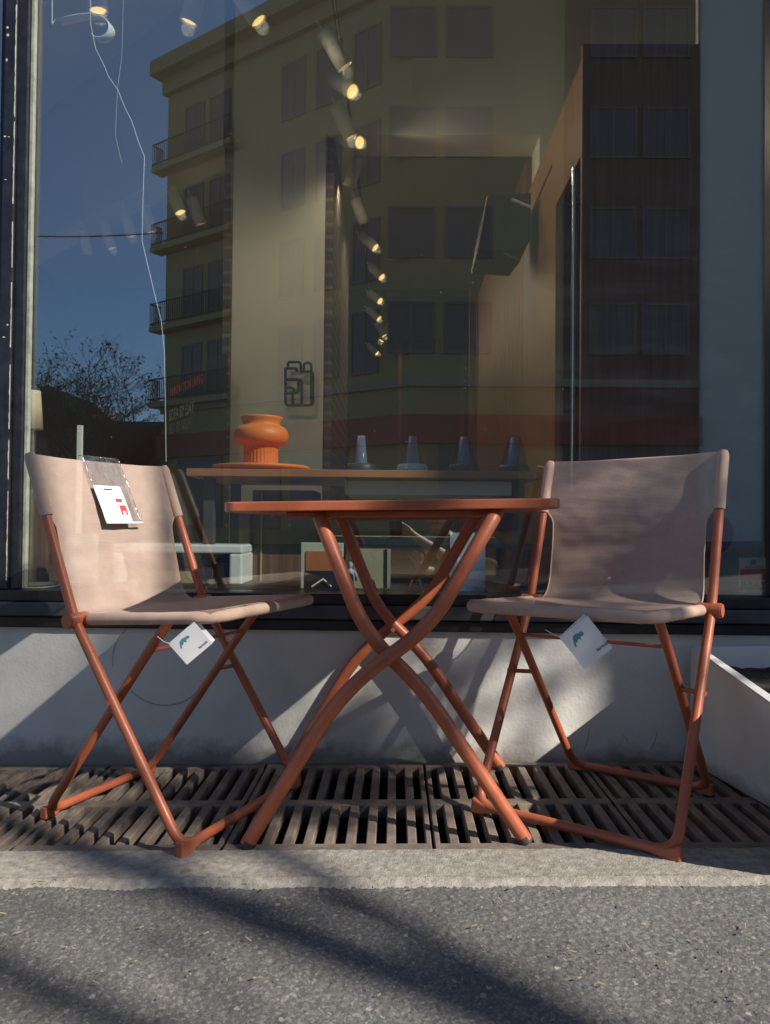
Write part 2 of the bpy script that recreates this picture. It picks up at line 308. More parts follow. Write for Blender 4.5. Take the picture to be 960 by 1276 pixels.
M = dict(
    paint=mat('terracotta_paint', (.39, .105, .048), .43, var=.10, vscale=22, bump=.08, bscale=300, bdist=.001),
    fabric_l=fabric_mat('beige_mesh', (.66, .495, .41), .35),
    seam=mat('beige_roll', (.50, .345, .265), .8, var=.08, vscale=40, bump=.2, bscale=300, bdist=.001),
    render=mat('white_render', (.66, .65, .61), .9, var=.06, vscale=7, bump=.35, bscale=110, bdist=.003),
    black=mat('black_frame_paint', (.012, .013, .018), .35, var=.5, vscale=25, bump=.15, bscale=90, bdist=.003),
    worn=mat('worn_white_edge', (.45, .44, .40), .8, var=.4, vscale=60),
    bead=mat('grey_glazing_bead', (.24, .26, .22), .55, var=.3, vscale=30),
    concrete=mat('concrete_strip', (.285, .262, .225), .92, var=.34, vscale=60, bump=.8, bscale=260, bdist=.003),
    iron=mat('rusted_iron', (.105, .094, .086), .8, col2=(.26, .195, .145), vscale=17, bump=.5, bscale=120, bdist=.003),
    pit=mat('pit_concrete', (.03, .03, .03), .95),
    asphalt=asphalt_mat(),
    glass=glass_mat(.17, .0075),
    white=mat('white_paint', (.72, .73, .72), .5, var=.03),
    planter=mat('white_planter_steel', (.68, .67, .66), .45, var=.03, vscale=5, bump=.04, bscale=20),
    soil=mat('dark_soil', (.018, .014, .011), .95, var=.4, vscale=40, bump=.8, bscale=60),
    paper=mat('white_paper', (.64, .64, .68), .7),
    teal=mat('teal_print', (.06, .22, .26), .7), ink=mat('black_print', (.03, .03, .03), .7), red=mat('red_print', (.78, .035, .05), .7),
    grey_print=mat('grey_print', (.55, .55, .60), .7),
    film=clear_mat('clear_plastic', .11, rough=.16, bump=1.0),
    rubber=mat('dark_rubber', (.05, .03, .025), .7),
    orange=mat('orange_glaze', (.74, .19, .028), .5, var=.03),
    board=mat('brown_table_board', (.36, .145, .055), .5, var=.15, vscale=6, stretch=(1, 8, 8)),
    walnut=mat('walnut_veneer', (.20, .105, .066), .5, col2=(.36, .20, .13), vscale=5, stretch=(9, 9, .35), detail=8),
    walnut_gold=mat('gold_lit_walnut', (.17, .072, .018), .5, col2=(.30, .14, .042), vscale=6, stretch=(9, 9, .4), detail=8),  # walnut with the warm spotlit gold of the side put into its colour
    darkwood=mat('dark_brown_wood', (.09, .05, .028), .55, col2=(.20, .11, .06), vscale=6, stretch=(10, 10, .5)),
    in_white=mat('interior_white', (.74, .72, .64), .8, var=.03, vscale=3),
    in_grey=mat('interior_grey', (.74, .75, .75), .8, var=.03, vscale=2),
    in_dark=mat('interior_dark', (.10, .085, .06), .8, var=.15, vscale=2),
    floor=mat('shop_floor', (.38, .31, .23), .5, var=.1),
    brick=brick_mat('old_brick', (.16, .085, .06), (.10, .06, .045), (.2, .17, .14), 1),
    lampw=mat('spot_white', (.80, .78, .70), .5), metal=mat('chrome', (.6, .62, .66), .18, metal=1),
    lens=mat('spot_lens', (1, .8, .4), .4, emit=(1, .62, .20), estr=1.0),
    dark=mat('near_black', (.012, .012, .013), .5), dgrey=mat('charcoal', (.05, .047, .044), .6, var=.2),
    burg=mat('burgundy_cloth', (.32, .02, .045), .85, var=.2, vscale=30), redwall=mat('red_trim', (.10, .03, .018), .6),
    yellow=mat('ochre_render', (.36, .285, .135), .9, var=.06, vscale=.6), cream=mat('pale_stucco', (.30, .27, .20), .9, var=.06, vscale=.8),
    window=mat('dark_window_glass', (.12, .125, .14), .3, spec=.2), wframe=mat('grey_window_frame', (.15, .135, .115), .6),
    slate=mat('dark_roof', (.13, .11, .10), .8), redbrick=brick_mat('red_brick', (.40, .13, .085), (.33, .11, .08), (.25, .2, .17), 1),
    fascia=mat('red_fascia', (.26, .018, .018), .5), bark=mat('bark', (.09, .07, .055), .95, var=.35, vscale=14, bump=.6, bscale=25),
    bud=mat('bud_leaf', (.16, .12, .055), .9, var=.3), kerb=mat('granite_kerb', (.30, .29, .28), .9, var=.25, vscale=50),
    straw=mat('straw_bits', (.34, .28, .17), .8, var=.3, vscale=200),
    blueglass=mat('blue_tinted_lamp', (.40, .50, .70), .2), smoke=clear_mat('smoked_plastic', .05, (.62, .63, .67)),
    palebase=mat('pale_blue_base', (.50, .62, .74), .5), navy=mat('navy_base', (.02, .03, .05), .5),
    plywood=mat('pale_wood', (.42, .30, .18), .6), sage=mat('sage_frame', (.45, .48, .38), .6), leather=mat('orange_leather', (.42, .15, .05), .5, var=.15, vscale=5),
    poster_y=mat('yellowed_print', (.44, .40, .24), .5, col2=(.30, .29, .22), vscale=4), poster_b=mat('sky_reflection_colour', (.12, .20, .42), .3, col2=(.40, .47, .60), vscale=5),
    skin=mat('skin', (.56, .33, .24), .55), hair=mat('fair_hair', (.22, .13, .065), .6, var=.2, vscale=60), cloth=mat('black_clothing', (.018, .018, .02), .85), pale=mat('pale_shirt', (.55, .52, .50), .85),
    wire=mat('white_cord', (.7, .7, .7), .5), shade=mat('cream_lampshade', (.55, .45, .32), .8),
)

foot_dirt(M['render'], -.01, .10); foot_dirt(M['planter'], 0, .07, (.2, .18, .15), .6, 20)
# ------------------------------------------------------------------ the setting: pavement, strip, street
GD, KD = .583, .151                                       # depth of the grating, of the concrete strip
YF = -GD - KD
from mathutils import noise as N
def pavement():
    xs = [-900, -300, -100, -40, -15, -6, -3, -2, -1.4] + [-1.1 + 2.1 * i / 520 for i in range(521)] + [1.2, 1.6, 2.4, 4, 8, 16, 40, 100, 300, 900]
    ys = [YF + .004 - (.52 * i / 150) for i in range(151)] + [-1.3, -1.4, -1.6, -2, -2.6, -3.4]
    nx = len(xs); vs = []
    for j, y in enumerate(ys):
        for x in xs:
            z = 0
            if abs(x) < 1.2 and y > -1.28:
                p = Vector((x, y, 0))
                g = N.cell(p * 140) * .35 + N.noise(p * 170) + .7 * N.noise(p * 320)
                z = .0027 * g + .004 * N.noise(p * 7) * min(1, (y + 1.28) * 8)
            vs.append((x, y, min(z, .006) - .002))
    b = MB(); b.add(vs, [(j * nx + i, (j + 1) * nx + i, (j + 1) * nx + i + 1, j * nx + i + 1) for j in range(len(ys) - 1) for i in range(nx - 1)], True)
    tag(b.build('pavement', M['asphalt']), kind='structure')
pavement()
b = MB()
def strip(u, v):
    x = -1.6 + 3.2 * u; y = -GD - KD * v; p = Vector((x, y, 0))
    z = .0014 * N.noise(p * 9) + .0012 * N.noise(p * 90) + .0016 * N.noise(p * 230)
    if v > .8: y += .006 * N.noise(Vector((x * 9, 3, 0))) + .003 * N.noise(Vector((x * 60, 1, 0))); z -= .012 * ((v - .8) / .2) ** 2 - .003
    return (x, y, .004 + z)
b.grid(strip, 640, 40)
b.box(-30, -1.6, YF, -GD, -.3, .004); b.box(1.6, 30, YF, -GD, -.3, .004)
b.box(-1.6, 1.6, YF, -GD, -.3, -.012)
tag(b.build('kerb_strip', M['concrete']), kind='structure')
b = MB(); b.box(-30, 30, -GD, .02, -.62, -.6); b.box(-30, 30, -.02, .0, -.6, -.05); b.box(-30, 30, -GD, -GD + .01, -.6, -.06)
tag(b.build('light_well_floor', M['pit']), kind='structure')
b = MB(); b.box(-900, 900, -3.55, -3.4, -.3, -.002)
tag(b.build('street_kerb', M['kerb']), kind='structure')
b = MB(); b.box(-900, 900, -17.0, -3.55, -.3, -.12)
tag(b.build('road', mat('dark_road_asphalt', (.045, .045, .047), .9, var=.15, vscale=3)), kind='structure')
b = MB(); b.box(-900, 900, -900, -17.0, -.3, 0)
tag(b.build('far_pavement', mat('far_paving', (.13, .125, .12), .9, var=.15, vscale=2)), kind='structure')
b = MB()
for i in range(190):
    cx, cy = random.uniform(-.95, .75), random.uniform(-1.22, YF - .02)
    if random.random() < .5: cx, cy = random.gauss(.38, .25), random.gauss(-.95, .08)
    if random.random() < .15: cx, cy = random.uniform(-.7, .7), YF + random.uniform(-.02, .03)
    L = random.choice((.003, .004, .006, .011)) * random.uniform(.6, 1.3); w = random.uniform(.001, .0022); a = random.uniform(0, 3.14)
    Mx = Matrix.Translation((cx, cy, .0055)) @ Matrix.Rotation(a, 4, 'Z') @ Matrix.Rotation(random.uniform(-.3, .3), 4, 'Y')
    b.box(-L / 2, L / 2, -w / 2, w / 2, 0, .0012, Mx)
tag(b.build('dry_litter', M['straw']), 'tiny straw coloured seed husks scattered on the asphalt', 'litter', kind='stuff')

# ------------------------------------------------------------------ gratings
PW, PITCHB = .432, .0432
def make_grate(skew, x0):
    b = MB(); g = .003; d = .034
    yr0, yr1, yr2, yr3, yr4, yr5 = -GD + .006, -GD + .040, -.322, -.285, -.040, -.006
    zt = .0
    b.box(g, PW - g, yr0, yr1, -d, zt); b.box(g, PW - g, yr2, yr3, -d, zt - .001); b.box(g, PW - g, yr4, yr5, -d, zt)
    b.box(g, g + .012, yr0 + .001, yr5 - .001, -d, zt - .0015); b.box(PW - g - .012, PW - g, yr0 + .001, yr5 - .001, -d, zt - .0015)
    for i in range(9):
        x = PITCHB * (i + 1) + random.uniform(-.001, .001); w = .0102
        for (ya, yb) in ((yr1 - .003, yr2 + .003), (yr3 - .003, yr4 + .003)):
            t = random.uniform(-.002, .001)
            ks = skew
            b.quadbox([(x - w - ks * (yb - ya) * 0, ya, -d), (x + w, ya, -d), (x + w, yb, -d), (x - w, yb, -d)], (0, 0, d + zt + t))
    return b
k = 0
gl_lab = ['rusty slotted pavement grating at the left edge behind the left chair', 'rusty slotted pavement grating under the left chair', 'rusty slotted grating between the left chair and the table feet',
          'slotted iron grating under the middle of the bistro table', 'slotted iron grating under the right chair front foot', 'shaded iron grating beside the white planter']
for i in range(-3, 4):
    x0 = .07 + PW * i - .0
    o = make_grate(0, x0).build('pavement_grating', M['iron'], bevel=.0022, seg=1, loc=(x0, 0, 0))
    j = i + 3
    labs = ['rusty slotted grating beyond the left edge of the left chair', 'rusty slotted grating under the rear feet of the left chair', 'rusty slotted grating under the front feet of the left chair',
            'sunlit iron grating under the middle of the table', 'iron grating under the front bar of the right chair', 'shaded iron grating between the right chair and white planter', 'iron grating underneath the white planter']
    tag(o, labs[j], 'grating', 'iron gratings along the wall foot')

# ------------------------------------------------------------------ shop front (plumb)
FRAME[0] = 'U'
XL, XR = -1.050, 1.030                                    # clear glass edges
ZS, ZW, ZT = .470, .360, 3.55                             # sill top, render wall top, window head
def base_wall():
    t = thing('base_wall', 'low white rendered wall under the black shop window sill', 'wall', (0, 0, 0))
    def f(u, v):
        x = -1.6 + 3.2 * u; z = -.08 + (ZW + .08) * v; p = Vector((x, 0, z))
        return (x, .0010 * N.noise(p * 5) + .0006 * N.noise(p * 45) - .001, z)
    b = MB(); b.grid(f, 400, 60); b.box(-9, -1.6, 0, .25, -.6, ZW); b.box(1.6, 9, 0, .25, -.6, ZW); b.box(-1.6, 1.6, .006, .25, -.6, ZW - .002)
    b.build('rendered_face', M['render'], t)
    s = MB()
    for (cx, cy, r, a0, a1) in ((205, 822, 57, 20, 150), (190, 822, 50, 170, 240)):
        pts = []
        for k in range(25):
            a = R_(a0 + (a1 - a0) * k / 24); q = at(cx + r * math.cos(a), cy + r * math.sin(a), -.0035); pts.append(q)
        s.tube(pts, [.0006 + .0007 * math.sin(math.pi * k / 24) * random.uniform(.6, 1.3) for k in range(25)], 5, flat=.3)
    for (a_, b_) in (((735, 905), (728, 935)), ((775, 915), (783, 925)), ((820, 910), (808, 940))):
        s.tube([at(*a_, -.003), at((a_[0] + b_[0]) / 2 + 2, (a_[1] + b_[1]) / 2, -.0035), at(*b_, -.003)], [.0005, .0011, .0005], 5, flat=.3)
    s.build('scuff', mat('scuff_grey', (.36, .36, .36), .9), t)
    return t
base_wall()
def shop_window():
    t = thing('shop_window', 'large shop window pane in a worn black frame reflecting the street', 'window', (0, 0, 0))
    b = MB()
    b.box(XL - .085, XR + .2, -.020, .055, .432, ZS - .006)
    b.box(XL - .085, XR + .2, -.018, .20, ZW + .001, .3918)
    b.build('sill', M['black'], t, bevel=.004)
    b = MB(); b.box(XL - .085, XR + .2, -.034, .10, .394, .4318); b.build('sill_flashing', mat('slate_flashing', (.055, .058, .068), .5, var=.4, vscale=12), t, bevel=.004)
    b = MB(); b.box(XL - .040, XL - .012, .0, .03, ZS - .0055, ZT); b.box(XL - .074, XL - .0405, -.012, .06, ZS - .0052, ZT); b.box(XL - .092, XL - .0745, .005, .06, ZS - .006, ZT)
    b.build('jamb', M['black'], t, bevel=.003)
    b = MB(); b.box(XL - .0115, XL, .012, .028, ZS - .005, ZT); b.build('glazing_bead', M['bead'], t, bevel=.002)
    s = MB(); z = ZS + .02
    while z < 3.0:
        L = random.uniform(.06, .35); n_ = max(2, int(L / .012)); w_ = [random.uniform(.0004, .0022) for _ in range(n_ + 1)]
        vs = []
        for q in range(n_ + 1): zz = z + L * q / n_; vs += [(XL - .0418 - w_[q], -.0128, zz), (XL - .0402, -.0128, zz)]
        s.add(vs, [(2 * q, 2 * q + 1, 2 * q + 3, 2 * q + 2) for q in range(n_)]); z += L + random.uniform(.004, .05)
    for k in range(8):
        z = random.uniform(1.0, 2.5); x = random.uniform(XL - .072, XL - .046); s.box(x, x + random.uniform(.002, .006), -.0132, -.0118, z, z + random.uniform(.002, .008))
    s.build('chipped_paint', M['worn'], t)
    b = MB(); b.box(XR, XR + .09, -.012, .06, ZS - .0055, ZT); b.box(XR + .0902, XR + .2, -.02, .06, ZS - .0057, ZT); b.build('jamb', M['black'], t, bevel=.003)
    b = MB(); b.box(XL - .085, XR + .2, -.02, .06, ZT + .001, ZT + .1); b.build('head_rail', M['black'], t, bevel=.003)
    b = MB(); b.box(XL - .011, XR + .004, GY, GY + .006, ZS - .004, ZT + .004); b.build('pane', M['glass'], t)
    return t
shop_window()
t = thing('side_window', 'next shop window pane at the left edge beyond the black jamb', 'window', (0, 0, 0))
b = MB(); b.box(XL - 2.2, XL - .0925, GY, GY + .006, ZS, ZT); b.build('pane', M['glass'], t)
b = MB(); b.box(XL - 2.2, XL - .0852, -.018, .2, ZW + .001, .40); b.box(XL - 2.2, XL - .0852, -.03, .06, .4002, ZS - .006); b.build('sill', M['black'], t, bevel=.004)
t = thing('shop_building', 'plastered shop building over and around the window', 'building', (0, 0, 0))
b = MB(); b.box(-9, 9, .0, .3, ZT + .101, 12); b.box(-9, XL - 2.201, .0, .3, ZW + .002, ZT + .1); b.box(XR + .2005, 9, .0, .3, ZW + .002, ZT + .1)
b.build('facade', M['cream'], t)

# ------------------------------------------------------------------ inside the shop
ZFL, ZC = .36, 4.2
b = MB(); b.box(-8.8, 8.8, .21, 12, ZFL - .1, ZFL); tag(b.build('shop_floor', M['floor']), kind='structure')
b = MB(); b.box(-8.8, 8.8, .31, 12, ZC, ZC + .1); tag(b.build('shop_ceiling', M['in_white']), kind='structure')
YW = 2.70
pa, pb = at(290, 300, YW).x, at(405, 300, YW).x; zl = at(500, 168, YW).z; pc = at(668, 300, YW).x
t = thing('partition_wall', 'white painted interior wall with raw brick edges beside a wide opening', 'wall', (0, YW, 0))
b = MB(); b.box(pa, pb, 0, .28, ZFL, ZC); b.box(pb, pc + 2.5, 0, .28, zl, ZC); b.box(pc + .02, pc + 2.5, 0, .28, ZFL, zl - .0); b.build('wall_face', M['in_white'], t)
b = MB(); b.box(pa - .055, pa - .001, -.01, .26, ZFL, zl + .05); b.build('brick_edge', M['brick'], t)
b = MB(); b.box(pb + .001, pb + .05, .02, 1.6, ZFL, zl - .002); b.build('brick_return', brick_mat('return_brick', (.16, .085, .06), (.10, .06, .045), (.2, .17, .14), 1, True), t)
# oblique soffit running away to the left
q0, q1 = at(289, 183, YW), at(60, 295, 4.4); q2 = q1 + (q1 - q0) * .9
t = thing('soffit_beam', 'pale boxed beam running back to the left below the ceiling', 'beam', (0, 0, 0))
b = MB(); zz = (q0.z + q1.z) / 2
b.prism([(q0.x - .06, q0.y + .02, zz), (q2.x, q2.y, zz), (q2.x, q2.y + .3, zz), (q0.x - .06, q0.y + .3, zz)], (0, 0, ZC - zz - .002)); b.build('beam_face', M['in_white'], t)
t = thing('rear_wall', 'dark brown rear wall of the shop seen through the opening', 'wall', (0, 0, 0))
b = MB(); b.box(-8.8, 8.8, 9.4, 9.6, ZFL, ZC - .002); b.build('wall_face', M['in_dark'], t)
t = thing('side_wall', 'dark interior wall closing the shop at the far left', 'wall', (0, 0, 0)); b = MB(); b.box(-5.2, -5.0, .31, 9.39, ZFL, ZC - .002); b.build('wall_face', M['in_dark'], t)
t = thing('side_wall', 'grey interior wall closing the shop at the far right', 'wall', (0, 0, 0)); b = MB(); b.box(4.0, 4.2, .31, 9.39, ZFL, ZC - .002); b.build('wall_face', M['in_grey'], t)
# rear room: red framed doorway, red posts, red band
p0, p1 = at(497, 424, 8.6), at(573, 620, 8.6)
t = thing('red_door_frame', 'dark rear doorway in a thin red frame beyond the opening', 'doorway', (0, 0, 0))
b = MB(); b.box(p0.x, p0.x + .05, 8.5, 8.6, ZFL, p0.z); b.box(p1.x, p1.x + .05, 8.5, 8.6, ZFL, p0.z); b.box(p0.x, p1.x + .05, 8.499, 8.6, p0.z + .001, p0.z + .05); b.build('frame', M['redwall'], t)
b = MB(); b.box(p0.x + .051, p1.x - .001, 8.55, 8.58, ZFL, p0.z - .001); b.build('door_leaf', M['dark'], t)
for (pxa, pxb, pyt, lab) in ((586, 594, 350, 'broad red timber post near the rear doorway'), (598, 603, 318, 'thin orange post just left of the golden wood side')):
    a, c = at(pxa, pyt, 6.0), at(pxb, pyt, 6.0)
    t = thing('timber_post', lab, 'post', (a.x, 6.0, ZFL)); b = MB(); b.box(0, c.x - a.x, 0, .08, 0, a.z - ZFL); b.build('shaft', M['redwall'], t, bevel=.004)
# walnut wardrobe on the right
YB = 1.2
fx0, fx1, fz = at(725, 300, YB).x, at(871, 300, YB).x, at(800, 54, YB).z
t = thing('walnut_wardrobe', 'tall dark walnut wardrobe block with golden lit side and open hanging niche', 'wardrobe', (0, 0, 0))
b = MB(); b.box(fx0, fx1, YB, YB + .03, ZFL, fz); b.build('front_panel', M['walnut'], t, bevel=.003)
nz = at(725, 190, YB).z; ny1 = YB + .55
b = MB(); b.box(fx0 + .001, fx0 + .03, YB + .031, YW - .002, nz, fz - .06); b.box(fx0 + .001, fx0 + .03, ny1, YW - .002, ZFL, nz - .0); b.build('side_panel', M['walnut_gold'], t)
b = MB(); b.box(fx0 + .031, fx1 - .001, YB + .031, YW - .002, fz - .059, fz - .03); b.build('top_panel', M['walnut'], t)
b = MB(); b.box(fx0 + .3, fx0 + .32, YB + .031, ny1 + .02, ZFL, nz); b.box(fx0 + .031, fx0 + .3, ny1 - .002, ny1 + .018, ZFL, nz); b.build('niche_lining', M['dark'], t)
b = MB(); b.tube([(fx0 + .0, YB + .14, ZFL), (fx0 + .0, YB + .14, nz)], .013, 14); b.build('hanging_pole', M['metal'], t)
b = MB(); b.box(fx0 - .004, fx0, ny1 + .1, YW - .02, nz + .24, nz + .255); b.build('shelf_edge', M['dark'], t)
t = thing('slatted_wall', 'golden brown slatted wood wall running back behind the wardrobe', 'wall', (0, 0, 0))
b = MB(); y = YW + .29
xw = at(650, 400, 3.0).x
while y < 6.2: b.box(xw + .02, xw + .06, y, y + .06, ZFL, zl - .02); y += .075
b.build('slats', M['walnut_gold'], t)
b = MB(); b.box(xw + .061, xw + .08, YW + .285, 6.2, ZFL, zl - .02); b.build('backing', M['darkwood'], t)
# grey pier right of the wardrobe
t = thing('grey_pier', 'plain grey painted pier between the wardrobe and the right window jamb', 'wall', (0, 0, 0))
b = MB(); b.box(fx1 + .004, 2.6, YB + .02, YB + .05, ZFL, ZC - .003); b.build('wall_face', M['in_grey'], t)
# black wedge cabinet with a strip lamp
t = thing('wall_cabinet', 'black wedge shaped box with a pale strip light hung high in the opening', 'cabinet', (0, 0, 0))
b = MB(); YQ = 2.2
pg = [at(*p, YQ) for p in ((608, 243), (662, 240), (662, 296), (648, 314), (596, 311))]
b.prism(pg, (0, .42, 0)); b.build('case', M['dark'], t, bevel=.004)
b = MB(); a, c = at(638, 248, YQ - .01), at(662, 258, YQ - .01); b.tube([a, c], .009, 8); b.build('strip_light', M['white'], t)
b = MB(); a, c = at(596, 311, YQ - .006), at(608, 245, YQ - .006); b.tube([a, c], .006, 6); b.tube([at(628, 315, YQ), at(648, 325, YQ)], .006, 6); b.build('edge_trim', M['walnut_gold'], t)
# wire artwork
t = thing('wire_artwork', 'black square wire artwork of nested frames hung on the white wall', 'artwork', (0, 0, 0))
b = MB(); ya = YW - .06
def wl(*pts): b.tube(fillet([at(px, py, ya) for px, py in pts], .02, 3), .0085, 6)
wl((356, 458), (356, 505), (388, 505)); wl((388, 467), (388, 505)); wl((356, 459), (370, 459), (370, 463)); wl((359, 457), (359, 451), (375, 451), (375, 464)); wl((379, 464), (379, 452), (388, 452), (388, 467))
wl((356, 473), (376, 473), (376, 505)); wl((356, 490), (366, 490), (372, 489), (372, 474)); wl((357, 483), (366, 483), (366, 490)); wl((376, 463), (390, 463), (390, 503), (388, 505))
wl((365, 491), (365, 505))
b.build('wire_frame', M['dark'], t)
# banner
t = thing('sofa_banner', 'black printed banner reading SOFA BY DAY hung at the left of the white wall', 'banner', (0, 0, 0))
yb0, yb1 = 3.4, 2.5
A, B_, C_, D_ = at(206, 478, yb0), at(277, 455, yb1), at(277, 585, yb1), at(206, 600, yb0)
A.z = at(206, 474, yb0).z; B_.z = A.z; C_.z = D_.z = ZFL + .05
b = MB(); nrm = (B_ - A).cross(Vector((0, 0, 1))).normalized()
b.quadbox([A, B_, Vector((B_.x, B_.y, C_.z)), Vector((A.x, A.y, C_.z))], -nrm * .03); b.build('sheet', M['dark'], t)
ux = (B_ - A).normalized(); ux.z = 0; ux.normalize(); uz = Vector((0, 0, 1)); un = ux.cross(uz)
def onb(px, py, yy):
    p = at(px, py, yy); Mx = Matrix((ux, uz, un)).transposed().to_4x4(); Mx.translation = p + un * .006; return Mx
wb = (B_ - A).length
def btext(body, fx, zt_, sz, mt, nar):
    Mx = Matrix((ux, uz, un)).transposed().to_4x4(); Mx.translation = A + ux * wb * fx + uz * (zt_ - A.z) + un * .004
    text(body, sz, mt, t, Mx, narrow=nar)
btext('INNOVATION LIVING', .12, at(218, 497, yb0).z, .085, mat('red_lettering', (.75, .06, .05), .6), .78)
btext('SOFA BY DAY', .1, at(216, 527, yb0).z, .115, mat('pale_lettering', (.55, .55, .53), .6), .72)
btext('BED BY NIGHT', .1, at(216, 543, yb0).z, .105, mat('dim_lettering', (.20, .20, .2), .6), .70)
for k in range(3): btext('_______________', .1, at(216, 556 + 9 * k, yb0).z, .05, mat('dim_line', (.10, .10, .10), .7), .9)
# spot fixtures
def make_spot():
    t = thing('ceiling_spotlight', '', 'spotlight')
    b = MB(); b.lathe([(0, .0), (.040, .0), (.0425, -.004), (.0425, -.19), (.038, -.19), (.036, -.180)], 24); b.build('body', M['lampw'], t)
    b = MB(); b.lathe([(0.0005, -.172), (.036, -.1795)], 24); b.build('lens', M['lens'], t)
    b = MB(); b.box(-.008, .008, -.008, .008, -.03, .06); b.build('stem', M['lampw'], t)
    return t
spot0 = make_spot(); first = [True]
def place_spot(p, d, label, grp, lit=0, soft=.3):
    t = spot0 if first[0] else copy_tree(spot0); first[0] = False; d = (d[0], d[1] + soft, d[2])
    t.location = p; q = Vector(d).normalized().to_track_quat('-Z', 'Y'); t.rotation_mode = 'QUATERNION'; t.rotation_quaternion = q
    tag(t, label, 'spotlight', grp)
    if lit:
        ld = bpy.data.lights.new('spot_beam', 'SPOT'); ld.energy = lit; ld.color = (1, .80, .55); ld.spot_size = R_(168); ld.spot_blend = .5; ld.shadow_soft_size = .03
        lo = bpy.data.objects.new('spot_beam', ld); COL.objects.link(lo); lo.parent = t; lo.location = (0, 0, -.21)
zsp = 3.06
def dep(py, z): # depth for a given height
    lo, hi = .2, 12
    for _ in range(40):
        mid = (lo + hi) / 2
        if at(480, py, mid).z < z: lo = mid
        else: hi = mid
    return lo
TR = [(404, 38, (0.55, 0.02, -0.8), 'nearest and largest of the white spotlights hanging down the middle'), (416, 97, (0.55, -0.38, -0.62), 'second white spotlight down the middle run with its lens showing'),
      (420, 132, (0.42, -0.06, -0.85), 'third white spotlight down the middle run'), (428, 175, (0.6, -0.62, -0.4), 'fourth middle spotlight turned sideways with a bright round lens'),
      (446, 196, (-0.35, 0.25, -0.9), 'middle spotlight turned away so its lens is hidden'), (442, 247, (0.4, 0.12, -0.9), 'middle spotlight pointing down below the turned one'),
      (450, 293, (0.6, -0.34, -0.6), 'middle spotlight with lens showing beside the brick return'), (462, 331, (0.5, -0.4, -0.6), 'small far spotlight under the lens lit middle one'),
      (461, 365, (0.5, -0.5, -0.5), 'far spotlight seen as a round gold dot'), (459, 385, (0.5, -0.3, -0.5), 'far spotlight just under the round gold dot'),
      (470, 402, (0.5, -0.15, -0.9), 'far spotlight seen as a small slanted spark'), (482, 408, (-0.3, -0.2, -0.8), 'rightmost tiny far spotlight spark'), (459, 430, (0.5, -0.3, -0.5), 'lowest and farthest middle spotlight spark')]
for i, (px, py, d, lab) in enumerate(TR):
    Y = dep(py, zsp + .06)
    place_spot(at(px, py, Y), d, lab, 'spotlights on the middle track', {0: 3, 1: 3, 3: 3, 6: 3, 8: 2.5}.get(i, 0), {1: -.05, 3: -.05}.get(i, .08 if i > 5 else .3))
LT = [(103, 286, (0.1, 0.1, -1), 'leftmost white spotlight under the pale beam, lens hidden'), (128, 279, (0.3, -0.03, -0.9), 'second spotlight from the left under the pale beam'),
      (154, 262, (0.25, -0.02, -0.95), 'third spotlight from the left under the pale beam'), (179, 256, (0.25, -0.02, -0.95), 'fourth spotlight under the pale beam beside the dark building edge'),
      (213, 236, (0.35, -0.38, -0.8), 'bright spotlight with a gold lens in front of the reflected balcony'), (238, 246, (0.3, 0, -0.9), 'small spotlight right of the bright gold one under the beam')]
for i, (px, py, d, lab) in enumerate(LT):
    place_spot(at(px, py, dep(py, 3.0)), d, lab, 'spotlights under the pale beam', 4.5 if i in (2, 4) else 0)
UT = [(116, -42, (.1, -.2, -1), 'spotlight cut by the top edge above the white ribbon'), (250, -26, (-0.3, -0.15, -0.9), 'spotlight lens at the top edge left of the cornice'), (292, -18, (0.55, -0.2, -0.75), 'spotlight lens at the top edge above the cornice')]
for i, (px, py, d, lab) in enumerate(UT): place_spot(at(px, py, dep(py, 3.1)), d, lab, 'spotlights at the top edge', 4)
def rail(name, lab, pts):
    t = thing(name, lab, 'lighting track', (0, 0, 0)); b = MB(); b.tube(pts, .012, 6); b.build('rail', M['dgrey'], t)
    for k in (0, len(pts) - 1):
        b = MB(); b.tube([pts[k], (pts[k][0], pts[k][1], ZC)], .006, 6); b.build('hanger', M['dgrey'], t)
z_ = zsp + .17
rail('lighting_track', 'thin ceiling track carrying the middle run of spotlights', [(at(413, 30, 1.5).x, 1.3, z_), (at(452, 300, 4.2).x, 4.2, z_), (at(462, 400, 8.5).x, 8.5, z_)])
a, c = at(95, 262, 4.3), at(245, 215, 3.1); a.z = c.z = 3.17
rail('lighting_track', 'thin ceiling track carrying spotlights under the pale beam', [tuple(a), tuple(c)])
# white ribbon ornament and its cord
t = thing('ribbon_ornament', 'white curled ribbon ornament on a thin wire at the top left of the pane', 'ornament', (0, 0, 0))
b = MB(); Yo = .22
pp = [at(px, py, Yo) for px, py in ((70, 23), (97, 17), (112, 16), (124, 17), (132, 23), (136, 32), (133, 41), (125, 46), (117, 45), (113, 41))]
pp = fillet(pp, .05, 4); vs = []
for i, p in enumerate(pp): vs += [p, p + Vector((.006, .035, 0.003))]
b.add(vs, [(2 * i, 2 * i + 1, 2 * i + 3, 2 * i + 2) for i in range(len(pp) - 1)], True); b.build('ribbon', M['white'], t, solid=.003)
b = MB(); b.tube([at(65, 30, Yo), at(65, -300, Yo)], .0016, 6); b.tube([at(65, 30, Yo), at(70, 23, Yo)], .0016, 6); b.build('wire', M['wire'], t)
t = thing('hanging_cord', 'thin kinked white cord hanging down inside the pane past the reflected balconies', 'cord', (0, 0, 0))
pts = [at(px, py, .12) for px, py in ((112, -60), (113, 30), (119, 60), (130, 82), (135, 95), (147, 112), (156, 135), (164, 150), (172, 175), (180, 195), (179, 225), (178, 255), (177, 300), (184, 330), (194, 372), (201, 400), (205, 440), (206, 500), (207, 575))]
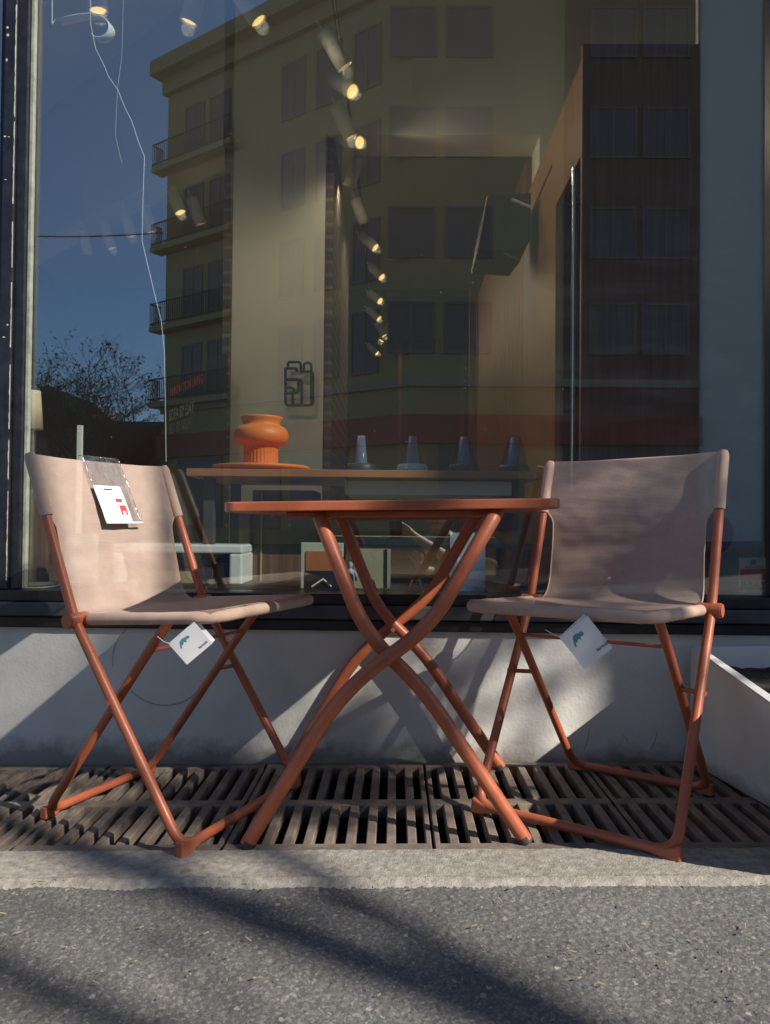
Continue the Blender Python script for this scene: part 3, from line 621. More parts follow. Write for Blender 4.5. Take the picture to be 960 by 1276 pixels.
b = MB(); b.tube(pts, .0011, 6); b.build('cord', M['wire'], t)
t = thing('hanging_cord', 'fainter second white thread crossing the kinked cord at the upper left', 'cord', (0, 0, 0))
pts = [at(px, py, .12) for px, py in ((155, -60), (153, 30), (152, 70), (147, 105), (145, 140), (144, 170), (152, 203))]
b = MB(); b.tube(pts, .0005, 6); b.build('cord', M['wire'], t)

# ---- display table with vase, tray and lamps
YT = .30
zt_ = at(400, 585, YT).z; x0, x1 = at(232, 586, YT).x, at(676, 592, YT).x
t = thing('display_table', 'low brown display table close behind the glass carrying an orange vase', 'table', (0, 0, 0))
b = MB(); b.box(x0, x1, YT, YT + .55, zt_ - .024, zt_); b.build('top_board', M['board'], t, bevel=.002)
b = MB(); b.box(at(430, 600, YT + .06).x, at(638, 600, YT + .06).x, YT + .06, YT + .4, at(500, 617, YT + .06).z, zt_ - .030); b.build('drawer', M['white'], t, bevel=.003)
for (lx, ly) in ((x0 + .04, YT + .06), (x1 - .08, YT + .06), (x0 + .04, YT + .47), (x1 - .08, YT + .47)):
    b = MB(); b.box(lx, lx + .035, ly, ly + .035, ZFL, zt_ - .0245); b.build('leg', M['dgrey'], t, bevel=.002)
vx = at(326, 580, YT + .2).x
sc_ = at(400, 580, YT + .2).x - at(300, 580, YT + .2).x; sc_ /= 100
t = thing('orange_tray', 'round flat orange tray under the vase on the display table', 'tray', (vx, YT + .2, zt_))
b = MB(); Rr = 60 * sc_; b.lathe([(0, .0), (Rr * .75, 0), (Rr * .97, .012), (Rr, .019), (Rr * .985, .023), (Rr * .9, .021), (0, .018)], 64); b.build('plate', M['orange'], t)
t = thing('orange_vase', 'bulbous orange vase with ribbed foot standing on the round tray', 'vase', (vx - .002, YT + .2, zt_ + .0185))
k_ = sc_; prof = []
b = MB(); nseg = 120; vs = []; 
outl = [(21, 0), (21.3, 3), (21.3, 24), (22, 27), (28, 29), (32.5, 33), (34, 39), (32.6, 46), (28, 50.5), (23.5, 52.5), (22.8, 54), (24, 58), (26.2, 61), (26.2, 63), (24.6, 63), (22, 58), (20.5, 53), (19, 45), (0.05, 40)]
for (r, z) in outl:
    for j in range(nseg):
        a = 2 * math.pi * j / nseg; rr = r
        if z < 27 and z >= 0 and r > 20: rr = r - 1.3 * abs(math.sin(a * 15)) ** .5 * 0 - (1.2 if (j % 4 == 0) else 0)
        vs.append((rr * k_ * math.cos(a), rr * k_ * math.sin(a), z * k_))
fs = [(i * nseg + j, i * nseg + (j + 1) % nseg, (i + 1) * nseg + (j + 1) % nseg, (i + 1) * nseg + j) for i in range(len(outl) - 1) for j in range(nseg)]
b.add(vs, fs, True); b.build('body', M['orange'], t)
def make_lamp(base_m):
    t = thing('cone_lamp', '', 'lamp')
    b = MB(); b.lathe([(0, 0), (.050, 0), (.052, .004), (.050, .022), (.046, .028), (.0, .028)], 36); b.build('base', base_m, t)
    b = MB(); b.lathe([(.022, .029), (.013, .122), (.0005, .1225)], 24); b.build('diffuser', M['blueglass'], t)
    b = MB(); b.lathe([(.046, .029), (.021, .124)], 36); b.build('shade', M['smoke'], t)
    return t
for px, bm, lab in ((450, 'navy', 'smoked cone table lamp nearest the orange vase'), (514, 'palebase', 'cone table lamp with a pale blue base'), (578, 'navy', 'smoked cone table lamp right of the pale based one'), (641, 'navy', 'smoked cone table lamp nearest the right chair')):
    t = make_lamp(M[bm]); t.location = (at(px, 587, YT + .13).x, YT + .13, zt_ + .0005); tag(t, lab, 'lamp', 'cone lamps on the display table')
# ---- items on the window board and behind
b = MB(); b.box(XL, XR, .0551, .209, ZS - .05, ZS - .012)
b.box(XL, XR, .21, .95, ZFL, ZS - .012)
t_ = thing('window_board', 'dark window display board behind the glass above the black sill', 'board', (0, 0, 0)); b.build('board', M['dark'], t_, bevel=.003)
ZB = ZS - .012
def ux_(px, Y): return at(px, 690, Y).x
def uz_(py, Y): return at(480, py, Y).z
# white open cube
Y = .32; xa, xb, zt2 = ux_(140, Y), ux_(302, Y), uz_(681, Y)
t = thing('display_cube', 'white open display box behind the left chair legs', 'display box', (0, 0, 0))
b = MB(); b.box(xa, xb, Y, Y + .22, zt2 - .028, zt2); b.box(xb - .042, xb, Y + .001, Y + .22, ZB, zt2 - .0282); b.box(xa, xa + .03, Y + .001, Y + .22, ZB, zt2 - .0282); b.build('shell', M['white'], t, bevel=.006)
b = MB(); b.box(xa + .031, xb - .043, Y + .2, Y + .215, ZB, zt2 - .029); b.build('back', M['in_white'], t)
b = MB(); xm = ux_(272, Y + .1); b.box(xm, xm + .03, Y + .06, Y + .19, ZB, zt2 - .06); b.box(xa + .04, xm - .001, Y + .05, Y + .19, ZB, ZB + .045); b.build('divider', M['plywood'], t)
t = thing('black_bag', 'small black bag standing in the white display box', 'bag', (ux_(262, Y + .1), Y + .1, ZB + .046))
b = MB(); b.box(-.035, .03, -.03, .03, 0, .036); b.box(-.022, .018, -.02, .02, .0362, .045); b.build('body', M['dark'], t, bevel=.008)
# walnut cabinet
Y = .50; xa, xb, zt2 = ux_(303, Y), ux_(391, Y), uz_(612, Y)
t = thing('walnut_cabinet', 'striped walnut cabinet standing under the orange vase', 'cabinet', (0, 0, 0))
b = MB(); b.box(xa + .03, xb, Y, Y + .24, ZB, zt2 + 0); b.build('carcass', M['darkwood'], t, bevel=.002)
b = MB(); b.box(xa - .01, xa + .028, Y - .03, Y + .2, ZB, zt2 - .05); b.build('door', M['darkwood'], t, bevel=.002)
b = MB(); b.box(xa + .06, xa + .066, Y - .006, Y, ZB, zt2 - .01); b.tube([(xa + .1, Y - .004, zt2 - .09), (xa + .1, Y - .012, zt2 - .09)], .004, 8); b.build('edge_strip', M['plywood'], t)
# framed bench picture
Y = .20; xa, xb = ux_(375, Y), ux_(428, Y); za = uz_(677, Y)
t = thing('framed_picture', 'sage framed picture of an orange bench seat leaning by the table legs', 'picture', (0, 0, 0))
b = MB(); b.box(xa, xb, Y, Y + .015, ZB, za); b.build('frame', M['sage'], t, bevel=.002)
b = MB(); b.box(xa + .016, xb - .004, Y - .003, Y, ZB + .055, za - .026); b.build('seat_print', M['leather'], t)
b = MB(); b.box(xa + .014, xb - .003, Y - .003, Y, ZB + .004, ZB + .053); b.build('shadow_print', M['dark'], t)
b = MB(); xm = (xa + xb) / 2; b.tube([(xm - .03, Y - .006, ZB + .006), (xm + .005, Y - .006, ZB + .03), (xm + .03, Y - .006, ZB + .006)], .003, 6); b.build('leg_print', M['in_grey'], t)
# yellowed poster
Y = .24; xa, xb = ux_(441, Y), ux_(487, Y)
t = thing('leaning_print', 'yellowish print with a dark post standing behind the table legs', 'picture', (0, 0, 0))
b = MB(); b.box(xa, xb, Y, Y + .01, ZB, uz_(684, Y)); b.build('sheet', M['poster_y'], t)
b = MB(); b.box(xb - .018, xb - .010, Y - .003, Y, ZB, uz_(684, Y) - .001); b.build('post_print', M['dark'], t)
# figurine
t = thing('small_figurine', 'small grey standing figurine with a pale head between the table legs', 'figurine', (ux_(437, .14), .14, ZB))
b = MB(); b.lathe([(0, .0), (.010, 0), (.011, .02), (.009, .035), (.013, .052), (.012, .06), (.004, .066), (.0045, .068), (.0075, .074), (.0065, .083), (.0005, .087)], 20)
for s in (-1, 1): b.tube([(s * .012, 0, .058), (s * .018, -.002, .045), (s * .016, -.004, .03)], [.004, .0035, .003], 8)
b.build('body', mat('figurine_grey', (.35, .36, .4), .5, var=.3, vscale=80), t)
# small trestles
for px, lab in ((461, 'tiny white trestle stand in front of the yellowish print'), (519, 'tiny white trestle stand right of the yellowish print')):
    t = thing('small_trestle', lab, 'stand', (ux_(px, .13), .13, ZB), group='white trestle stands')
    b = MB(); b.tube([(-.018, 0, 0), (-.011, 0, .034), (.011, 0, .034), (.02, 0, 0)], .0028, 6); b.tube([(-.018, .03, 0), (-.011, .004, .034)], .0024, 6); b.tube([(.02, .03, 0), (.011, .004, .034)], .0024, 6); b.build('stand_frame', M['white'], t)
# sheet with the sky's reflection painted into its blue-white colour
Y = .16; xa, xb = ux_(561, Y), ux_(605, Y)
t = thing('blue_sheet', 'tall sheet with the sky reflection painted on, behind the right table leg', 'picture', (0, 0, 0))
b = MB(); b.box(xa, xb, Y, Y + .006, ZB, uz_(663, Y)); b.build('sheet', M['poster_b'], t)
# pale ledge
Y = .72; t = thing('pale_shelf', 'long pale shelf running behind the table legs', 'shelf', (0, 0, 0))
b = MB(); b.box(ux_(388, Y), ux_(656, Y), Y, Y + .3, uz_(681, Y), uz_(669, Y)); b.build('board', M['palebase'], t, bevel=.003)
b = MB(); b.box(ux_(395, Y), ux_(395, Y) + .03, Y + .05, Y + .25, ZB, uz_(681, Y) - .001); b.build('leg', M['dgrey'], t)
b = MB(); b.box(ux_(640, Y), ux_(640, Y) + .03, Y + .05, Y + .25, ZB, uz_(681, Y) - .001); b.build('leg', M['dgrey'], t)
# burgundy sofa
t = thing('burgundy_sofa', 'burgundy sofa with round bolsters standing behind the right chair', 'sofa', (0, 0, 0))
Y = .52
cx0, cx1, cz = ux_(655, Y), ux_(888, Y), uz_(661, Y)
b = MB(); b.box(cx0, cx1 - .02, Y + .22, Y + .5, ZB + .001, cz + .10); b.build('backrest', M['burg'], t, bevel=.03, seg=4)
b = MB(); b.box(cx0, cx1 - .02, Y + .02, Y + .219, ZB + .001, ZB + .12); b.build('seat', M['burg'], t, bevel=.03, seg=4)
for cx in (cx0, cx1):
    b = MB(); b.lathe([(0.001, -.17), (.062, -.165), (.074, -.15), (.074, .15), (.062, .165), (.001, .17)], 28, (cx, Y + .15, cz), M=Matrix.Rotation(R_(90), 4, 'X')); b.build('bolster', M['burg'], t)
    b = MB(); b.box(cx - .05, cx + .04, Y + .03, Y + .3, ZB + .001, cz - .07); b.build('arm', M['burg'], t, bevel=.02)
# red notice
Y = .05; xa, xb = ux_(922, Y), ux_(956, Y); z0, z1 = uz_(738, Y), uz_(695, Y)
zt3 = at(938, 695, Y).z; zb3 = at(938, 738, Y).z
t = thing('red_notice', 'small red and white notice card standing inside the lower right corner', 'sign', (0, 0, 0))
b = MB(); b.box(xa, xb, Y, Y + .003, zb3, zt3); b.build('card', M['white'], t)
h = zt3 - zb3
b = MB(); b.box(xa, xb, Y - .0015, Y - .0004, zb3 + h * .36, zt3 - h * .33); b.box(xa, xb, Y - .0015, Y - .0004, zb3 + h * .08, zb3 + h * .17); b.build('red_block', M['red'], t)
b = MB()
for k in range(4): b.box(xa + .006 + .018 * k, xa + .018 + .018 * k, Y - .0015, Y - .0004, zb3 + h * .22, zb3 + h * .32)
b.build('icon_row', mat('icon_print', (.25, .1, .1), .7), t)
b = MB(); cx = (xa + xb) / 2; cz2 = zt3 - h * .13
b.prism([(cx + .010 * math.cos(a * math.pi / 4) * (1 if a % 2 else .72), Y - .0016, cz2 + .010 * math.sin(a * math.pi / 4) * (1 if a % 2 else .72)) for a in range(8)], (0, .0012, 0)); b.build('emblem', mat('emblem_print', (.18, .25, .2), .7), t)
Mx = Matrix(((1, 0, 0), (0, 0, -1), (0, 1, 0))).to_4x4(); Mx.translation = (cx, Y - .001, zt3 - h * .30)
text('ANTICIMEX', .0095, M['red'], t, Mx, align='CENTER')
Mx = Mx.copy(); Mx.translation = (cx, Y - .0022, zt3 - h * .50); text('ALARM', .013, mat('dark_red_print', (.30, .02, .03), .6), t, Mx, align='CENTER')
# left side: lamp, stand, panel
Y = 1.4
t = thing('floor_lamp', 'floor lamp with a cream tapered shade near the left jamb', 'lamp', (at(41, 530, Y).x, Y, ZFL))
sx_ = (at(54, 530, Y).x - at(31, 530, Y).x) / 2; hb = at(41, 535, Y).z - ZFL; ht = at(41, 487, Y).z - ZFL
b = MB(); b.lathe([(sx_, hb), (sx_ * .7, ht)], 32); b.build('shade', M['shade'], t, solid=.003)
b = MB(); b.tube([(0, 0, .02), (0, 0, hb + .03)], .009, 10); b.lathe([(0, 0), (.12, 0), (.12, .015), (.01, .022)], 28); b.build('stand', M['dgrey'], t)
Y = 1.0; p = at(100, 530, Y)
t = thing('slim_stand', 'slim pale upright pole standing behind the left chair back', 'stand', (p.x, Y, ZFL))
b = MB(); b.box(-.009, .009, -.009, .009, .012, p.z - ZFL); b.build('pole', M['in_grey'], t); b = MB(); b.box(-.1, .1, -.1, .1, 0, .012); b.build('base', M['dgrey'], t)
Y = .35; t = thing('wood_panel', 'upright brown wood panel low in the left corner of the pane', 'panel', (0, 0, 0))
b = MB(); b.box(at(26, 650, Y).x, at(58, 650, Y).x, Y, Y + .03, ZB, at(40, 610, Y).z); b.build('panel', M['darkwood'], t, bevel=.003)
Y = .26
for (pa_, pb_, pt, lab, mt) in ((81, 122, 665, 'white paper sheet seen through the left chair mesh', 'paper'),):
    t = thing('paper_sheet', lab, 'paper', (0, 0, 0)); b = MB(); b.box(at(pa_, 700, Y).x, at(pb_, 700, Y).x, Y, Y + .002, ZB, at(100, pt, Y).z); b.build('sheet', M[mt], t)

# ------------------------------------------------------------------ across the street (seen only mirrored in the glass)
def vz(py, Y): return at(480, py, Y).z
P0 = Vector((at(206, 400, 30.2).x, 30.2)); P1 = Vector((.4, 23.3)); P2 = Vector((at(703, 300, 23.3).x, 23.3)); P3 = Vector((at(873, 300, 23.3).x, 23.3))
ZTOP = vz(95, 30.2)
t = thing('ochre_corner_building', 'tall ochre apartment building with a canted corner, mirrored in the glass', 'building', (0, 0, 0))
def m3(x, y, z): return mir(Vector((x, y, z)))
b = MB(); poly = [(P0.x, P0.y), (P1.x, P1.y), (P2.x, P2.y), (P2.x, 45), (P0.x + 2, 45)]
b.prism([m3(x, y, -1) for x, y in poly], (0, 0, ZTOP + 1)); b.build('wall', M['yellow'], t)
def ring(off, z0, z1, mt, name):
    b = MB()
    for (a, c) in ((P0, P1), (P1, P2)):
        d = (c - a).normalized(); n_ = Vector((d.y, -d.x)) 
        if n_.y > 0: n_ = -n_
        a2, c2 = a - d * off * .4, c + d * off * .4
        b.quadbox([m3(a2.x, a2.y, z0), m3(c2.x, c2.y, z0), m3(c2.x, c2.y, z1), m3(a2.x, a2.y, z1)], mir(Vector((n_.x, n_.y, 0)) * off) - mir(Vector((0, 0, 0))))
    return b.build(name, mt, t)
ring(.75, ZTOP - .25, ZTOP + .35, M['yellow'], 'cornice'); ring(.25, ZTOP - .9, ZTOP - .251, M['yellow'], 'frieze')
ring(.16, 5.25, 5.5, M['cream'], 'string_course'); ring(.3, 3.35, 4.3, M['fascia'], 'shop_fascia')
b = MB()
for (a, c) in ((P0, P1), (P1, P2)):
    d = (c - a).normalized(); L = (c - a).length; n_ = Vector((d.y, -d.x)); n_ = -n_ if n_.y > 0 else n_
    s_ = 1.0
    while s_ + 2.6 < L:
        p, q = a + d * s_ + n_ * .03, a + d * (s_ + 2.6) + n_ * .03
        b.quadbox([m3(p.x, p.y, .5), m3(q.x, q.y, .5), m3(q.x, q.y, 3.3), m3(p.x, p.y, 3.3)], mir(Vector((n_.x, n_.y, 0)) * .04) - mir(Vector((0, 0, 0)))); s_ += 3.1
b.build('shop_glazing', M['window'], t)
def bwin(a, d, n_, s0, w, z0, h_):
    def P(s, z, o): q = a + d * s + n_ * o; return m3(q.x, q.y, z)
    nv = mir(Vector((n_.x, n_.y, 0)) * .06) - mir(Vector((0, 0, 0)))
    f = MB(); fwid = .09
    for (u0, u1, z0_, z1_) in ((s0 - fwid, s0 + w + fwid, z0 - fwid, z0), (s0 - fwid, s0 + w + fwid, z0 + h_, z0 + h_ + fwid), (s0 - fwid, s0, z0 + .001, z0 + h_ - .001), (s0 + w, s0 + w + fwid, z0 + .001, z0 + h_ - .001), (s0 + w / 2 - .05, s0 + w / 2 + .05, z0 + .001, z0 + h_ - .001)):
        f.quadbox([P(u0, z0_, .003), P(u1, z0_, .003), P(u1, z1_, .003), P(u0, z1_, .003)], nv)
    fo = f.build('window', M['wframe'], t)
    g = MB(); g.quadbox([P(s0, z0, .004), P(s0 + w, z0, .004), P(s0 + w, z0 + h_, .004), P(s0, z0 + h_, .004)], nv * .4); g.build('pane', M['window'], fo)
d2 = Vector((1, 0)); n2 = Vector((0, -1))
def sx2(px): return at(px, 300, 23.3).x - P1.x
floors = [vz(68, 23.3), vz(193, 23.3), vz(318, 23.3), vz(437, 23.3)]
for z0 in floors:
    for px in (487, 558):
        bwin(P1, d2, n2, sx2(px), sx2(540) - sx2(488), z0, 1.55)
d1 = (P1 - P0).normalized(); n1 = Vector((d1.y, -d1.x)); n1 = -n1 if n1.y > 0 else n1
for z0 in floors:
    for s0 in (1.2, 2.7, 6.6, 8.3, 10.0): bwin(P0, d1, n1, s0, 1.0, z0 - .5, 2.0)
nv1 = mir(Vector((n1.x, n1.y, 0))) - mir(Vector((0, 0, 0)))
for z0 in floors:                                         # balconies along the left of the canted face
    zb_ = z0 - .75
    a = P0 - d1 * .30; c = P0 + d1 * 4.4
    s_ = MB(); s_.quadbox([m3(a.x, a.y, zb_ - .22), m3(c.x, c.y, zb_ - .22), m3(c.x, c.y, zb_), m3(a.x, a.y, zb_)], nv1 * .6); bo = s_.build('balcony', M['yellow'], t)
    r_ = MB(); o_ = nv1 * .55
    A3, C3 = m3(a.x, a.y, zb_) + o_, m3(c.x, c.y, zb_) + o_
    for hh in (.12, .95): r_.tube([A3 + Vector((0, 0, hh)), C3 + Vector((0, 0, hh))], .035, 5)
    A0 = m3(a.x, a.y, zb_)
    for hh in (.12, .95): r_.tube([A0 + Vector((0, 0, hh)), A3 + Vector((0, 0, hh))], .035, 5)
    nb_ = 36
    for k in range(nb_ + 1):
        q = A3.lerp(C3, k / nb_); r_.tube([q, q + Vector((0, 0, .95))], .016, 4)
    for k in range(6):
        q = A0.lerp(A3, k / 6); r_.tube([q, q + Vector((0, 0, .95))], .018, 4)
    r_.build('railing', M['dark'], bo)
t = thing('added_brown_facade', 'brown facade added beside the ochre building to darken the reflection over the walnut wardrobe', 'building', (0, 0, 0))  # added facade, its brown tones down the mirror image over the wardrobe
b = MB(); b.prism([m3(x, y, -1) for x, y in ((P2.x + .01, 23.32), (P3.x, 23.32), (P3.x, 45), (P2.x + .01, 45))], (0, 0, ZTOP + .5)); b.build('wall', mat('brown_dimming_facade', (.15, .088, .068), .9, var=.12, vscale=1.2), t)
b = MB(); b.quadbox([m3(P2.x + .01, 23.319, 3.35), m3(P3.x, 23.319, 3.35), m3(P3.x, 23.319, 4.3), m3(P2.x + .01, 23.319, 4.3)], (0, .3, 0)); b.build('shop_fascia', M['fascia'], t)
b = MB(); b.quadbox([m3(P2.x + .4, 23.319, .5), m3(P3.x - .4, 23.319, .5), m3(P3.x - .4, 23.319, 3.3), m3(P2.x + .4, 23.319, 3.3)], (0, .05, 0)); b.build('shop_glazing', M['window'], t)
b = MB(); b.quadbox([m3(P2.x + .01, 23.319, 5.25), m3(P3.x, 23.319, 5.25), m3(P3.x, 23.319, 5.5), m3(P2.x + .01, 23.319, 5.5)], (0, .16, 0)); b.build('string_course', M['cream'], t)
for z0 in floors:
    for px in (738, 804): bwin(Vector((P1.x, 23.32)), d2, n2, sx2(px), sx2(540) - sx2(488), z0, 1.55)
t = thing('added_pale_facade', 'pale grey facade added at the far right to brighten the reflection over the grey pier', 'building', (0, 0, 0))  # added facade, its pale wall lifts the mirror image over the pier
b = MB(); b.prism([m3(x, y, -1) for x, y in ((P3.x + .01, 23.4), (26, 23.4), (26, 45), (P3.x + .01, 45))], (0, 0, ZTOP + 3)); b.build('wall', mat('pale_brightening_facade', (.50, .49, .46), .9, var=.08, vscale=.7), t)
for z0 in floors:
    for k in range(3): bwin(Vector((P1.x, 23.4)), d2, n2, sx2(965) + 3.4 * k, 1.4, z0, 1.7)
# gabled brick house and red shed
Yh = 34
xa, xb, zap, zea = at(22, 500, Yh).x, at(103, 500, Yh).x, vz(492, Yh), vz(535, Yh)
t = thing('brick_gable_house', 'red brick house with a gable, mirrored at the lower left of the glass', 'house', (0, 0, 0))
xm = at(63, 500, Yh).x
b = MB(); b.prism([m3(xa, Yh, -1), m3(xb, Yh, -1), m3(xb, Yh, zea), m3(xm, Yh, zap), m3(xa, Yh, zea)], (0, -8, 0)); b.build('wall', M['redbrick'], t)
b = MB()
for (xe, xo) in ((xa, -.5), (xb, .5)):
    b.prism([m3(xe + xo, Yh - .5, zea - .45), m3(xm, Yh - .5, zap + .02), m3(xm, Yh - .5, zap + .3), m3(xe + xo, Yh - .5, zea - .15)], (0, -9, 0))
b.build('roof', M['slate'], t)
t = thing('red_street_shed', 'low dark red shed beside the brick house, mirrored behind the bare tree', 'shed', (0, 0, 0))
b = MB(); b.box(at(104, 540, 36).x, at(200, 540, 36).x, -41, -36, -1, vz(533, 36)); b.build('wall', M['fascia'], t)
b = MB(); b.box(at(104, 540, 36).x - .2, at(200, 540, 36).x + .2, -41.2, -35.8, vz(533, 36) + .001, vz(533, 36) + .2); b.build('roof', M['slate'], t)
FRAME[0] = 'G'
def tree(label, base, h, spread, seed, trunk_r, levels, buds, lean=(0, 0), split=.3, group=None, nk=4, boughs=(), limbs=()):
    rnd = random.Random(seed); t = thing('bare_tree', label, 'tree', base, group=group)
    tr, cr_, lf = MB(), MB(), MB()
    top = Vector((lean[0], lean[1], h * split)); pts = [Vector((0, 0, -.3)), Vector((0, 0, .1)), top * .5 + Vector((.02, .01, 0)), top]
    tr.tube(pts, [trunk_r * 1.35, trunk_r * 1.1, trunk_r * .95, trunk_r * .85], 12); tr.build('trunk', M['bark'], t)
    def grow(p, d, L, r, lv):
        k = 4; q = p.copy(); pts = [q.copy()]; rs = [r]
        for i in range(k):
            d = (d + Vector((rnd.gauss(0, .13), rnd.gauss(0, .13), rnd.gauss(.03, .08)))).normalized(); q = q + d * L / k; pts.append(q.copy()); rs.append(max(.006, r * (1 - .5 * (i + 1) / k)))
        cr_.tube(pts, rs, 7 if lv > 2 else 4, caps=False)
        if lv == 0:
            for _ in range(buds):
                c = pts[rnd.randint(1, k)] + Vector((rnd.gauss(0, .07), rnd.gauss(0, .07), rnd.gauss(0, .07))); s_ = rnd.uniform(.02, .05)
                v = [c + Vector((rnd.gauss(0, s_), rnd.gauss(0, s_), rnd.gauss(0, s_))) for _ in range(4)]; lf.add(v, [(0, 1, 2), (0, 2, 3)])
            return
        for i in range(nk if lv > 1 else 3):
            f = rnd.uniform(.35, 1.0) if i else 1.0; ii = min(k, max(1, round(f * k)))
            dd = (d + Vector((rnd.gauss(0, spread), rnd.gauss(0, spread), rnd.gauss(.08, spread * .5)))).normalized()
            grow(pts[ii], dd, L * rnd.uniform(.6, .82), rs[ii] * .72, lv - 1)
    for i in range(nk):
        a = i * 2 * math.pi / nk + rnd.uniform(-.4, .4)
        grow(top, Vector((math.cos(a) * spread, math.sin(a) * spread, 1)).normalized(), h * (1 - split) * .36, trunk_r * .6, levels)
    for (lp, lr) in limbs: cr_.tube(fillet(lp, .2, 4), lr, 10)
    for (q, d_, L_, r_, lv_) in boughs: grow(Vector(q), Vector(d_).normalized(), L_, r_, lv_)
    cr_.build('crown', M['bark'], t)
    if buds: lf.build('buds', M['bud'], t)
    return t
# mirrored tree at the left, thin-leaved
for (px, Yv, hpy, sd, tr_, lab) in ((128, 29, 392, 3, .13, 'budding bare tree in front of the red shed, mirrored left of the building'), (86, 31, 425, 5, .11, 'smaller budding bare tree beside the brick house, mirrored in the glass')):
    p = mir(atg(px, 640, Yv)); hh = atg(px, hpy, Yv).z
    tree(lab, (p.x, p.y, 0), hh * .97, .62, sd, tr_, 4, 3, split=.24, nk=4)
# street trees on the sunny side whose shadows fall over the pavement
def along(x0, tt): return (x0 + 1.19 * tt, -.80 * tt, 0)
tree('bare street tree with a stout trunk on the sunny side of the pavement', along(.86, 4.6), 12, .5, 11, .215, 4, 4, split=.80, nk=4,
     boughs=[((-.1, -.1, 4.55), (-.5, -.5, .28), .62, .026, 3), ((-.1, -.1, 5.0), (-.5, -.45, .2), .5, .022, 3)])
tree('slim bare street tree farther along the sunny side of the pavement', along(-1.52, 6.4), 13, .5, 21, .055, 3, 0, split=.86, nk=3,
     limbs=[([(0, 0, 4.75), (.22, 0, 5.3), (.36, 0, 5.6), (.62, 0, 6.1), (.70, .1, 7.2)], .034), ([(0, 0, 4.3), (-.3, 0, 4.62), (-.52, 0, 5.0), (-.60, 0, 5.6), (-.7, 0, 6.4)], .034)],
     boughs=[((.22, 0, 5.3), (.1, -.2, .6), .5, .018, 1), ((-.4, 0, 4.8), (.2, .1, .5), .4, .016, 1), ((0, 0, 5.2), (-.3, .1, .7), .5, .018, 1)])

# overhead cable
a, c = mir(atg(-200, 262, 26)), mir(atg(204, 290, 29))
t = thing('overhead_cable', 'thin street cable strung to the ochre building, mirrored across the sky', 'cable', (0, 0, 0))
b = MB(); b.tube([a.lerp(c, i / 12) - Vector((0, 0, .5 * math.sin(math.pi * i / 12))) for i in range(13)], .03, 5); b.build('cable', M['dark'], t)

